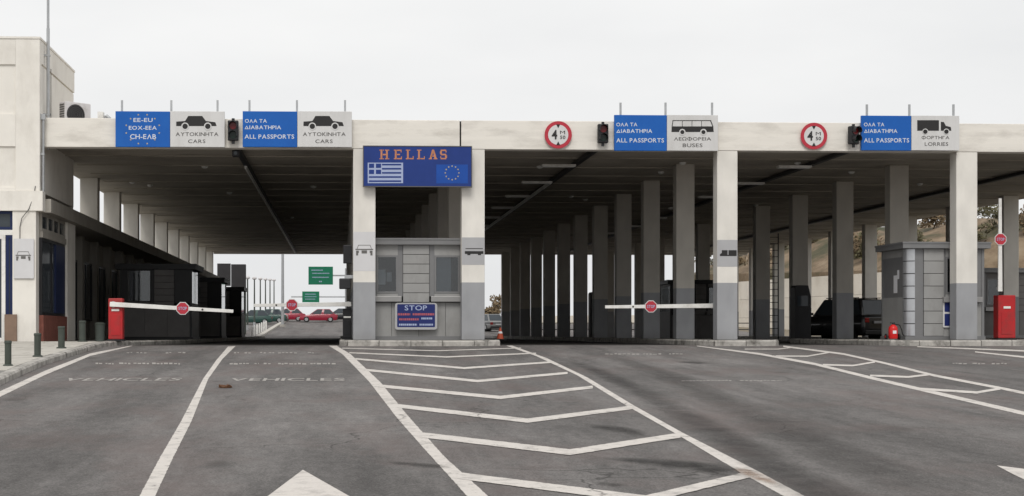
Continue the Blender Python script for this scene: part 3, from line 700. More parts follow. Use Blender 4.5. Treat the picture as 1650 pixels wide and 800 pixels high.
def ceil_lamp(proto, loc, label, group):
    if proto is None:
        t = empty('ceiling_lamp', loc, label, 'ceiling lamp', group); x, y, z = loc
        b = MB(); b.box(x - .6, x + .6, y - .16, y + .16, z + .02, z + .09); b.build('housing', 'white_metal', t)
        b = MB(); b.box(x - .56, x + .56, y - .13, y + .13, z, z + .018); b.build('diffuser', 'tube_white', t)
        return t
    c = copy_tree(proto); c.location = loc; c['label'] = label; return c
lp = None
for x, ln in ((XT[1] - 0.05, 'bus lane'), (XT[2] - 0.05, 'lorry lane')):
    for k in range(7):
        z = ZCEIL - 0.28
        q = ceil_lamp(lp, (x - 0.65, 54.9 + k * BAY, z), 'pale rectangular ceiling lamp over the %s, %s of its row from the front beam' % (ln, ('first', 'second', 'third', 'fourth', 'fifth', 'sixth', 'seventh')[k]), 'ceiling lamps under the canopy'); lp = lp or q

dt = [(470, 350), (213, 293), (242, 298), (370, 310), (330, 268), (505, 300), (920, 316), (943, 321), (1065, 277), (1100, 262), (1285, 262), (1372, 277), (1218, 330), (1482, 296), (870, 268)]
for px, py in dt:
    a_, b_, c_ = ray(px, py); tt = (ZCEIL - ZC) / c_; q = Vector((a_ * tt, b_ * tt, ZCEIL))
    m_ = MB(); m_.lathe(q - Vector((0, 0, .09)), [(.05, 0), (.10, .03), (.12, .06), (.12, .088)], 14)
    tag(m_.build('smoke_detector', 'tube_white', smooth=True), 'small white round detector on the canopy ceiling', 'detector', 'round detectors on the canopy ceiling')

# ================================================================== OFFICE BUILDING on the left
office = empty('office_building', (-14, 49.6, 0), 'cream concrete office block with stepped parapet, blue framed windows and low wing', 'building')
YF = 49.6; XC = fx(64, YF); ZTOP = fz(63, 60, YF)
b = MB(); b.box(-30, XC - 0.06, YF + 0.06, 56.0, 4.9, ZTOP - 0.01); b.build('upper_wall', 'cream_paint', office)
b = MB(); b.box(fx(25, YF), XC, YF, YF + 0.30, 4.9, ZTOP); b.box(XC - 0.3, XC, YF + 0.30, 56.0, fz(100, 60, YF), ZTOP); b.build('corner_pilaster', 'cream_paint', office, bevel=0.01)
for z0, z1 in ((fz(104, 20, YF), ZTOP - 0.005), (fz(236, 20, YF), fz(184, 20, YF)), (4.9, 5.0)):
    b = MB(); b.box(-30, fx(25, YF) - 0.002, YF + 0.005, YF + 0.058, z0, z1); b.build('wall_band', 'cream_paint', office)
b = MB(); b.box(XC - 0.061, XC - 0.03, YF + 0.3, 55.99, 4.9, fz(100, 60, YF) - .05); b.build('side_wall', 'cream_paint', office)
b = MB(); b.box(-30, XC + 0.02, YF - 0.02, 56.02, ZTOP + 0.002, ZTOP + 0.07); b.build('coping', 'cream_paint', office)
# ground storey: front
zs = 0.13
ZL0, ZL1 = 4.25, 4.68
b = MB(); b.box(-30, XC + 0.10, YF - 0.05, YF + 0.4, ZL0 + .02, 4.895); b.build('front_lintel', 'cream_paint', office)
b = MB(); b.box(fx(20, YF), fx(58, YF), YF, YF + 0.5, zs - .05, ZL0 + 0.018); b.build('corner_pillar', 'cream_paint', office, bevel=0.012)
b = MB(); b.box(fx(8, YF), fx(27.5, YF), YF - 0.08, YF - 0.004, zs - .05, fz(507, 20, YF)); b.build('brown_plinth', 'brown_panel', office)
xw1 = fx(20, YF) - 0.004; xw0 = -14.5
win = MB(); zt_ = fz(346, 10, YF); zm = fz(374, 10, YF); zb_ = fz(507, 10, YF)
win.box(xw0, xw1, YF + 0.12, YF + 0.20, zm - .09, zm + .07)
o = win.build('transom', 'white_metal', office)
def glazed(parent, xa, xb, y, za, zb2, frame='frame_blue', fw=0.09, pane='pane_dark', nm='window', mull=0):
    f = MB()
    f.box(xa, xa + fw, y, y + .09, za, zb2); f.box(xb - fw, xb, y, y + .09, za, zb2)
    f.box(xa + fw, xb - fw, y, y + .09, zb2 - fw, zb2); f.box(xa + fw, xb - fw, y, y + .09, za, za + fw)
    for i in range(mull):
        xm = xa + (xb - xa) * (i + 1) / (mull + 1); f.box(xm - fw / 2, xm + fw / 2, y, y + .09, za + fw, zb2 - fw)
    o = f.build(nm, frame, parent)
    p = MB(); p.box(xa + fw, xb - fw, y + .03, y + .05, za + fw, zb2 - fw); p.build('pane', pane, o)
    return o
glazed(office, xw0, xw1, YF + 0.12, zm + .075, zt_ + .12, mull=2)
glazed(office, fx(8, YF), xw1, YF + 0.12, zs, zm - .095, fw=0.10)
glazed(office, xw0, fx(8, YF) - .01, YF + 0.10, zs, zm - .095, frame='white_metal', fw=0.12, nm='door', mull=1)
b = MB(); b.box(xw0, xw1, YF + 0.45, YF + 0.5, zs, ZL0); b.build('back_wall', 'dark_booth', office)
# ground storey: side towards the lane
XS = XC
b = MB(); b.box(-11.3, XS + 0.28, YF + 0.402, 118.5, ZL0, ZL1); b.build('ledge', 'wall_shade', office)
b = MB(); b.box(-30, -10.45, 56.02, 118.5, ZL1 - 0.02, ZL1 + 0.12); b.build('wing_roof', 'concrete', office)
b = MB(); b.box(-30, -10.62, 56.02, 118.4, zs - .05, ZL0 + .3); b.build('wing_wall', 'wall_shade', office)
def sideglaze(ya, yb, za, zb2, frame='frame_blue', fw=0.09, mull=(), x=XS - 0.12, nm='window'):
    f = MB()
    f.box(x, x + .09, ya, ya + fw, za, zb2); f.box(x, x + .09, yb - fw, yb, za, zb2); f.box(x, x + .09, ya + fw, yb - fw, za, za + fw); f.box(x, x + .09, ya + fw, yb - fw, zb2 - fw, zb2)
    for y in mull: f.box(x, x + .09, y - fw / 2, y + fw / 2, za + fw, zb2 - fw)
    o = f.build(nm, frame, office)
    p = MB(); p.box(x + .03, x + .05, ya + fw, yb - fw, za + fw, zb2 - fw); p.build('pane', 'pane_dark', o)
zp = 0.97
b = MB(); b.box(XS - .35, XS + .02, YF + 0.505, 54.4, zs - .05, zp); b.build('plinth', 'brick_red', office)
sideglaze(YF + 0.51, 54.3, zp + .003, 3.45, frame='black_metal', mull=(51.9,))
b = MB(); b.box(XS - .13, XS - .02, 52.5, 54.2, zp + .1, 3.36); b.build('blue_shutter', 'frame_blue', office)
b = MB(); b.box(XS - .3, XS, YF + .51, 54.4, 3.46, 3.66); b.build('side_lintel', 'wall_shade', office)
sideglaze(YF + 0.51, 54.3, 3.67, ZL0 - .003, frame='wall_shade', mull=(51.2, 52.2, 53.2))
b = MB(); b.box(XS - .5, XS + .03, 54.41, 56.0, zs - .05, ZL0 - .004); b.build('pier', 'cream_paint', office)
for k in range(16):
    y = 58.6 + k * 3.7
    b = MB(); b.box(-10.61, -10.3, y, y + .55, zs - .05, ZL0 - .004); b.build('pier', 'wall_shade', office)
    if k < 15:
        sideglaze(y + .6, y + 3.65, 0.9 if k % 3 else zs, 3.3, frame='black_metal', mull=(y + 2.1,), x=-10.58)
# downpipe + cable + antenna on the office corner
b = MB(); b.cyl((XC + .07, YF + .2, 4.9), (XC + .07, YF + .2, fz(185, 62, YF)), .045, n=10); b.box(XC + .0, XC + .14, YF + .12, YF + .28, fz(192, 62, YF), fz(183, 62, YF)); b.box(XC, XC + .12, YF + .14, YF + .26, 6.05, 6.12)
b.build('downpipe', 'galv', office)
pts = [atY(57, 300, YF - .02), atY(54, 318, YF - .02), atY(46, 338, YF - .07), atY(35, 352, YF - .07), atY(32, 366, YF - .02), atY(32, 386, YF - .02)]
b = MB()
for p, q in zip(pts[:-1], pts[1:]): b.cyl(p, q, .014, n=6)
b.build('cable', 'print_grey', office)
ant = empty('antenna_mast', (fx(77.5, 50.4), 50.4, 6.3), 'tall thin grey mast clamped to the office corner', 'antenna mast')
ax = fx(77.5, 50.4)
b = MB(); b.cyl((ax, 50.4, 6.3), (ax, 50.4, 10.2), .052, n=10); b.cyl((ax, 50.4, 10.2), (ax, 50.4, 14), .042, n=10); b.build('pole', 'galv', ant)
b = MB(); b.box(XC - .03, ax + .07, 50.35, 50.45, 7.4, 7.46); b.box(XC - .03, ax + .07, 50.35, 50.45, 9.3, 9.36); b.build('bracket', 'galv', ant)
b = MB(); b.cyl((ax + .09, 50.4, 7.1), (ax + .09, 50.4, 8.9), .012, n=6); b.build('cable', 'black_rubber', ant)

# roof equipment
def aircon(loc, rz, label):
    t = empty('air_conditioner', loc, label, 'air conditioner', None, rz)
    b = MB(); b.box(-.48, .48, -.18, .18, .12, .92); b.build('case', 'ac_white', t, world=False, bevel=.02)
    b = MB(); b.box(-.40, -.30, -.16, .16, 0, .118); b.box(.30, .40, -.16, .16, 0, .118); b.build('foot', 'galv', t, world=False)
    b = MB(); b.cyl((-.08, -.19, .52), (-.08, -.181, .52), .33, n=28); g = b.build('fan_opening', 'black_metal', t, world=False)
    b = MB()
    for k in range(1, 6):
        r_ = .33 * k / 5.5
        for i in range(24):
            a0, a1 = 2 * math.pi * i / 24, 2 * math.pi * (i + 1) / 24
            b.cyl((-.08 + r_ * math.cos(a0), -.2, .52 + r_ * math.sin(a0)), (-.08 + r_ * math.cos(a1), -.2, .52 + r_ * math.sin(a1)), .006, n=4, cap=False)
    b.build('fan_guard', 'print_grey', g, world=False)
    b = MB()
    for k in range(9): b.box(-.488, -.481, -.15, .15, .2 + k * .075, .25 + k * .075)
    b.build('side_louvre', 'print_grey', t, world=False)
    return t
P = atY(121, 190, 51.2)
aircon((P.x, 51.2, 7.002), R(40), 'white air conditioner with round fan grille on the canopy roof beside the office')
vb = empty('roof_vent', (fx(170, 51), 51, 7.0), 'small white vent box with pipe stub on the canopy roof', 'roof vent')
b = MB(); b.box(fx(157, 51), fx(166, 51), 51, 51.3, 7.0, 7.62); b.build('case', 'white_metal', vb)
b = MB(); b.cyl((fx(170, 51), 51.1, 7.0), (fx(170, 51), 51.1, 7.5), .05); b.cyl((fx(170, 51), 51.1, 7.5), (fx(175, 51), 51.1, 7.42), .06); b.cyl((fx(175, 51), 51.1, 7.0), (fx(175, 51), 51.1, 7.44), .07); b.build('pipe', 'galv', vb)

# car pictogram plate on the office pillar
pl = empty('pictogram_sign', tuple(atY(38, 450, YF - .06)), 'white plate with a car seen from the front on the office corner pillar', 'sign', 'lane pictogram signs')
b = MB(); A = atY(22, 449, YF - .06); B = atY(54.5, 385, YF - .06); b.box(A.x, B.x, YF - .06, YF - .03, A.z, B.z); b.build('plate', 'pale_grey_paint', pl, bevel=.004)
front_car(pl, 37.5, 415, 0.95, YF - .066)
b = MB(); b.box(A.x + .1, A.x + .16, YF - .03, YF, A.z + .1, B.z - .1); b.box(B.x - .16, B.x - .1, YF - .03, YF, A.z + .1, B.z - .1); b.build('bracket', 'galv', pl)

# ================================================================== OVERHEAD LANE SIGNS
YS = 49.78
def sign_fn(Y): return lambda a, c, d=0.0: tuple(atY(a, c, Y + d))
def car_side(b, rb, f, x0, x1, yb):
    """saloon pictogram between photo columns x0..x1, wheel line at row yb"""
    k = (x1 - x0) / 64.0; q = lambda a, c: (x0 + a * k, yb - c * k)
    body = [q(0, 4), q(0, 11), q(14, 12), q(19, 20), q(41, 20), q(47, 12), q(62, 10), q(64, 4)]
    b.prism(body, f, 0, .004)
    return [(q(14, 3.6), 4.3 * k, 6.0 * k), (q(50, 3.6), 4.3 * k, 6.0 * k)]
def discs(f, lst, which, d0):
    b = MB()
    for (cx, cy), r0, r1 in lst:
        rr = r0 if which == 0 else r1
        b.prism([(cx + rr * math.cos(2 * math.pi * i / 18), cy + rr * math.sin(2 * math.pi * i / 18)) for i in range(18)], f, d0, d0 + .003)
    return b
def lane_sign(xa, xm, xb, y0, y1, posts, ptop, label, blue_lines, kind, white_lines, stars=False):
    base = atY((xa + xb) / 2, y1, YS); t = empty('lane_sign', tuple(base), label, 'sign', 'overhead lane signs on the canopy beam')
    f = sign_fn(YS)
    def board(p0, p1, nm, m):
        A = atY(p0, y1, YS); B = atY(p1, y0, YS); q = MB(); q.box(A.x, B.x, YS, YS + .10, A.z, B.z); return q.build(nm, m, t, bevel=.008)
    blue = board(xa, xm - .25, 'blue_board', 'sign_blue'); white = board(xm + .25, xb, 'white_board', 'sign_white')
    for p in posts:
        A = atY(p - 1.6, y1 - 3, YS + .12); B = atY(p + 1.6, ptop, YS + .12); q = MB(); q.box(A.x, B.x, YS + .103, YS + .163, A.z, B.z); q.build('post', 'galv', t, bevel=.006)
    g = sign_fn(YS - .004); fl = lambda a, c: g(a, c)
    q = MB()
    for s, a0, a1, b0, b1 in blue_lines: q.text(s, fl, a0, a1, b0, b1, .016)
    q.build('lettering', 'print_white', blue, fixn=False)
    if stars:
        cx, cy = xa + 44, (y0 + y1) / 2; q = MB()
        for i in range(12):
            a = 2 * math.pi * i / 12 + .26; sx, sy = cx + 27.5 * math.cos(a), cy + 24.0 * math.sin(a)
            q.prism([(sx + (1.9 if j % 2 == 0 else .8) * math.cos(math.pi * j / 5 - math.pi / 2), sy + (1.9 if j % 2 == 0 else .8) * math.sin(math.pi * j / 5 - math.pi / 2)) for j in range(10)], g, 0, .002)
        q.build('star_ring', 'print_gold', blue)
    q = MB()
    for s, a0, a1, b0, b1 in white_lines: q.text(s, fl, a0, a1, b0, b1, .012)
    q.build('lettering', 'print_grey', white, fixn=False)
    q = MB(); wheels = []; g2 = sign_fn(YS - .005)
    if kind == 'car':
        wheels = car_side(q, None, g2, xm + 10, xm + 75, y0 + 27.5)
    elif kind == 'bus':
        x0, x1, yb = xm + 7.5, xm + 75.5, y0 + 27
        for pts in ([(x0, yb), (x1, yb), (x1 - .6, yb - 9), (x0 + .3, yb - 9)], [(x0 + 1.6, yb - 19), (x1 - 4, yb - 19), (x1 - 4, yb - 17.8), (x0 + 1.6, yb - 17.8)],
                    [(x0 + .3, yb - 9), (x0 + 1.6, yb - 9), (x0 + 3, yb - 17.8), (x0 + 1.7, yb - 17.8)], [(x1 - 2.2, yb - 9), (x1 - .6, yb - 9), (x1 - 4, yb - 17.8), (x1 - 5.6, yb - 17.8)]): q.prism(pts, g2, 0, .004)
        for i in range(1, 4):
            c = x0 + 2 + (x1 - x0 - 6) * i / 4; q.prism([(c - .4, yb - 9), (c + .4, yb - 9), (c + .4, yb - 17.8), (c - .4, yb - 17.8)], g2, 0, .004)
        wheels = [((x0 + 17.5, yb + .2), 3.3, 5.2), ((x0 + 51.5, yb + .2), 3.3, 5.2)]
    else:
        x0, yb = xm + 9.5, y0 + 24
        q.prism([(x0, yb), (x0, yb - 17), (x0 + 35, yb - 17), (x0 + 35, yb)], g2, 0, .004)
        q.prism([(x0 + 38, yb), (x0 + 38, yb - 14.5), (x0 + 43, yb - 14), (x0 + 46, yb - 8), (x0 + 54, yb - 6), (x0 + 55, yb)], g2, 0, .004)
        wheels = [((x0 + 13, yb + 1.4), 3.6, 4.8), ((x0 + 47, yb + 1.4), 3.6, 4.8)]
    pic = q.build('vehicle_pictogram', 'print_black', white)
    r = discs(sign_fn(YS - .010), wheels, 1, 0); o = r.build('wheel_arch_print', 'sign_white', white)
    r = discs(sign_fn(YS - .014), wheels, 0, 0); r.build('wheel_print', 'print_black', white)
    return t
AP = lambda xa, y: [('ΟΛΑ ΤΑ', xa + 3.5, xa + 39, y + 18.2, y + 12.2), ('ΔΙΑΒΑΤΗΡΙΑ', xa + 3, xa + 62, y + 28.6, y + 22.6), ('ALL PASSPORTS', xa + 3, xa + 83, y + 44, y + 37)]
lane_sign(186, 274, 362, 180, 237, (196.5, 276, 350.5), 161.5, 'blue and white lane sign with a ring of stars round its lettering', [('EE-EU', 215, 246, 197, 190.6), ('ΕΟΧ-EEA', 207.5, 252.5, 209.5, 203.2), ('CH-ΕΛΒ', 209.5, 251.5, 224.5, 216.5)], 'car', [('ΑΥΤΟΚΙΝΗΤΑ', 283, 352, 219.6, 213.5), ('CARS', 303, 331, 231, 225)], stars=True)
lane_sign(391, 479, 567, 180, 237, (402, 478.5, 556), 161.5, 'blue and white ALL PASSPORTS lane sign with a car above the word CARS', AP(391, 180), 'car', [('ΑΥΤΟΚΙΝΗΤΑ', 488, 557, 219.6, 213.5), ('CARS', 508, 536, 231, 225)])
lane_sign(990, 1074.5, 1157, 186, 243, (1000, 1072.5, 1147.5), 165.5, 'blue and white ALL PASSPORTS lane sign with a bus above the word BUSES', [('ΟΛΑ ΤΑ', 993, 1027, 204, 198), ('ΔΙΑΒΑΤΗΡΙΑ', 993, 1051, 214.5, 208.5), ('ALL PASSPORTS', 993, 1070, 230, 223)], 'bus', [('ΛΕΩΦΟΡΕΙΑ', 1086, 1146, 227.2, 221), ('BUSES', 1100, 1132, 237.5, 231.5)])
lane_sign(1388, 1468.5, 1546, 187, 242.5, (1397, 1465.5, 1536.5), 168.5, 'blue and white ALL PASSPORTS lane sign with a lorry above the word LORRIES', [('ΟΛΑ ΤΑ', 1392, 1425, 204, 198), ('ΔΙΑΒΑΤΗΡΙΑ', 1392, 1446, 214.5, 208.5), ('ALL PASSPORTS', 1392, 1465, 230, 223)], 'lorry', [('ΦΟΡΤΗΓΑ', 1485, 1530, 225, 219), ('LORRIES', 1490, 1528, 235.5, 229.5)])

# ---- HELLAS board
YH = 49.70
hb = empty('hellas_sign', tuple(atY(672, 300, YH)), 'dark blue HELLAS board with two flags hung between two pillars', 'sign')
A = atY(586, 300, YH); B = atY(759.5, 237, YH); b = MB(); b.box(A.x, B.x, YH, YH + .12, A.z, B.z); hbd = b.build('board', 'hellas_blue', hb, bevel=.008)
b = MB(); fr = .025
b.box(A.x - fr, B.x + fr, YH - .012, YH + .13, B.z, B.z + fr); b.box(A.x - fr, B.x + fr, YH - .012, YH + .13, A.z - fr, A.z); b.box(A.x - fr, A.x, YH - .012, YH + .13, A.z, B.z); b.box(B.x, B.x + fr, YH - .012, YH + .13, A.z, B.z); b.build('rim', 'print_grey', hb)
b = MB(); b.box(A.x + .2, A.x + .28, YH + .13, 49.998, A.z + .2, A.z + .28); b.box(B.x - .28, B.x - .2, YH + .13, 49.998, A.z + .2, A.z + .28); b.build('bracket', 'galv', hb)
f = sign_fn(YH - .005); q = MB()
def rectp(x0, x1, y0, y1): q.prism([(x0, y1), (x1, y1), (x1, y0), (x0, y0)], f, 0, .003)
yt, yb = 241.5, 257.0
def serif(x0, x1, y):  rectp(x0, x1, y, y + 1.6)
def stem(x, w_=2.9): rectp(x, x + w_, yt, yb)
x = 612; stem(x + 1.2); stem(x + 10); rectp(x + 4.6, x + 10, 248.3, 250.6)                          # H
for sx in (x - .6, x + 8.2): rectp(sx, sx + 1.8, yt, yt + 1.6); rectp(sx, sx + 1.8, yb - 1.6, yb); rectp(sx + 5.2, sx + 7, yt, yt + 1.6); rectp(sx + 5.2, sx + 7, yb - 1.6, yb)
x = 635; stem(x + 1.2); rectp(x - .4, x + 1.2, yt, yt + 1.6); rectp(x - .4, x + 1.2, yb - 1.6, yb)
rectp(x + 4.6, x + 12, yt, yt + 2); rectp(x + 4.6, x + 12.6, yb - 2, yb); rectp(x + 4.6, x + 9.5, 248.3, 250.4); rectp(x + 10.6, x + 12, yt + 2, yt + 4.5); rectp(x + 11.2, x + 12.6, yb - 4.5, yb - 2)
for x in (654.5, 672.5):
    stem(x + 1.2); rectp(x - .6, x + 1.2, yt, yt + 1.6); rectp(x + 4.6, x + 6.4, yt, yt + 1.6); rectp(x - .6, x + 1.2, yb - 1.6, yb); rectp(x + 4.6, x + 12, yb - 2, yb); rectp(x + 10.6, x + 12, yb - 5, yb - 2)
x = 691; q.prism([(x + 5.2, yt), (x + 8.6, yt), (x + 4.2, yb - 1.5), (x + 1.4, yb - 1.5)], f, 0, .003); q.prism([(x + 6.6, yt + 3), (x + 8.6, yt), (x + 12.6, yb - 1.5), (x + 9, yb - 1.5)], f, 0.0005, .0035)
rectp(x - .2, x + 5.2, yb - 1.5, yb); rectp(x + 7.6, x + 13.8, yb - 1.5, yb); rectp(x + 4.2, x + 9, 251.2, 252.8)
x = 708.5; rectp(x + 1.5, x + 10.5, yt, yt + 2.2); rectp(x + .4, x + 3.6, yt + 2.2, 248.2); rectp(x + 1.5, x + 10.5, 248.2, 250.6); rectp(x + 8.6, x + 11.8, 250.6, yb - 2.2); rectp(x + 1.5, x + 10.5, yb - 2.2, yb); rectp(x + 9.4, x + 11, yt + 2.2, yt + 4.6); rectp(x + .8, x + 2.4, yb - 4.6, yb - 2.2)
q.build('lettering', 'print_orange', hbd)
# striped flag with a cross, on a white field
q = MB(); fl_x0, fl_x1, fl_y0, fl_y1 = 592.5, 649.5, 262.5, 295.5
rectp(fl_x0, fl_x1, fl_y0, fl_y1); q.build('flag_field', 'print_pale_blue', hbd)
f = sign_fn(YH - .010); q = MB(); hgt = (fl_y1 - fl_y0 - 3) / 9.0
for i in range(0, 9, 2):
    y = fl_y0 + 1.5 + i * hgt
    rectp(fl_x0 + 2 if i > 4 else fl_x0 + 23, fl_x1 - 3, y + .3, y + hgt - .5)
c0, cw = fl_x0 + 2, 19.5; ch = 5 * hgt; cy0 = fl_y0 + 1.5; gp = 1.5
mx_, my_ = c0 + cw / 2, cy0 + ch / 2
for xa_, xb_ in ((c0, mx_ - gp), (mx_ + gp, c0 + cw)):
    for ya_, yb_ in ((cy0, my_ - gp), (my_ + gp, cy0 + ch)): rectp(xa_, xb_, ya_, yb_)
q.build('flag_stripes', 'hellas_blue', hbd)
f = sign_fn(YH - .005); q = MB(); rectp(703, 754, 265.5, 296.0); q.build('star_flag_field', 'eu_blue', hbd)
f = sign_fn(YH - .010); q = MB()
for i in range(12):
    a = 2 * math.pi * i / 12; sx, sy = 728.5 + 11.0 * math.cos(a), 279 + 11.0 * math.sin(a)
    q.prism([(sx + (1.7 if j % 2 == 0 else .7) * math.cos(math.pi * j / 5 - math.pi / 2), sy + (1.7 if j % 2 == 0 else .7) * math.sin(math.pi * j / 5 - math.pi / 2)) for j in range(10)], f, 0, .002)
q.build('star_ring', 'print_gold', hbd)

# ---- height limit discs
def height_sign(cx, cy, r, label):
    Y = 49.90; t = empty('height_limit_sign', tuple(atY(cx, cy + r, Y)), label, 'sign', 'round height limit signs on the canopy beam')
    g = sign_fn(Y)
    circ = lambda rr: [(cx + rr * math.cos(2 * math.pi * i / 40), cy + rr * math.sin(2 * math.pi * i / 40)) for i in range(40)]
    b = MB(); b.prism(circ(r), g, 0, .02); d = b.build('red_disc', 'sign_red', t)
    b = MB(); b.prism(circ(r * .74), sign_fn(Y - .005), 0, .004); wd = b.build('white_field', 'sign_white', t)
    b = MB(); g2 = sign_fn(Y - .010)
    b.prism([(cx - 3.2, cy - r * .76), (cx + 3.2, cy - r * .76), (cx, cy - r * .48)], g2, 0, .003); b.prism([(cx - 3.2, cy + r * .76), (cx + 3.2, cy + r * .76), (cx, cy + r * .48)], g2, 0, .003)
    b.text('4', lambda a, c: g2(a, c), cx - 10.5, cx - 1.5, cy + 7.5, cy - 8, .03); b.text('M', lambda a, c: g2(a, c), cx + 3, cx + 11, cy - 1, cy - 6.5, 0); b.text('50', lambda a, c: g2(a, c), cx + 3, cx + 11.5, cy + 7, cy + 1.3, .02)
    b.build('figures', 'print_black', wd, fixn=False)
    A = atY(cx - 6, cy, Y + .02); B = atY(cx + 6, cy, Y + .02); b = MB(); b.box(A.x, B.x, Y + .021, 49.984, A.z - .06, A.z + .06); b.build('bracket', 'galv', t)
height_sign(899.5, 217.5, 22, 'round red rimmed height limit sign over the bus lane'); height_sign(1311.5, 219.5, 21.5, 'round red rimmed height limit sign over the lorry lane')

# ---- traffic lights
def traffic_light(cx, y0, y1, label, turn=0.0):
    Y = 49.72; C0 = atY(cx, (y0 + y1) / 2, Y); h = (y1 - y0) * .0195; wd = .34
    t = empty('traffic_light', (C0.x, Y, C0.z - h / 2), label, 'traffic light', 'two aspect traffic lights on the canopy beam', turn)
    b = MB(); b.box(-wd / 2, wd / 2, -.02, .16, 0, h); b.build('housing', 'black_metal', t, world=False, bevel=.03)
    for k, (m, zz) in enumerate((('lens_red', h * .73), ('lens_green', h * .27))):
        b = MB(); b.cyl((0, -.035, zz), (0, -.021, zz), .115, n=20); l_ = b.build('lens', m, t, world=False)
        b = MB(); n = 14; V = []
        for yy in (-.021, -.20):
            for rr in (.125, .137):
                for i in range(n + 1):
                    a = math.pi * (1.25 * i / n - .125); V.append((rr * math.cos(a), yy, zz + rr * math.sin(a)))
        m1 = n + 1; Fc = []
        for i in range(n): Fc += [(i, i + 1, 2 * m1 + i + 1, 2 * m1 + i), (m1 + i, 3 * m1 + i, 3 * m1 + i + 1, m1 + i + 1), (2 * m1 + i, 2 * m1 + i + 1, 3 * m1 + i + 1, 3 * m1 + i)]
        b.add(V, Fc); b.build('visor', 'black_metal', l_, world=False)
    for za_, zb_ in ((-.10, -.001), (h + .001, h + .07)): b = MB(); b.cyl((0, .07, za_), (0, .07, zb_), .05, n=10); b.build('end_cap', 'black_metal', t, world=False)
    b = MB(); b.box(-.03, .03, .161, .25, h * .45, h * .55); b.build('bracket', 'black_metal', t, world=False)
traffic_light(375.5, 194, 227, 'black traffic light with dull red lens between the two car lane signs')
traffic_light(972, 199.5, 231, 'black traffic light beside the BUSES lane sign')
traffic_light(1377.5, 203, 233, 'black traffic light turned aside next to the LORRIES lane sign', R(22))
b = MB(); p = Vector((XT[0], 50.62, ZCEIL - .35)); b.box(p.x - .12, p.x + .12, 50.5, 50.85, p.z - .1, p.z + .1); cm_ = empty('ceiling_camera', (p.x, 50.6, ZCEIL), 'black box camera hanging from the ceiling over the car lanes', 'camera')
b.build('body', 'black_metal', cm_, bevel=.02); b = MB(); b.cyl((p.x, 50.7, p.z + .101), (p.x, 50.7, ZCEIL), .03, n=8); b.build('stalk', 'black_metal', cm_)
b = MB(); b.cyl((p.x, 50.44, p.z), (p.x, 50.499, p.z), .06, n=14); b.build('lens', 'pane_dark', cm_)

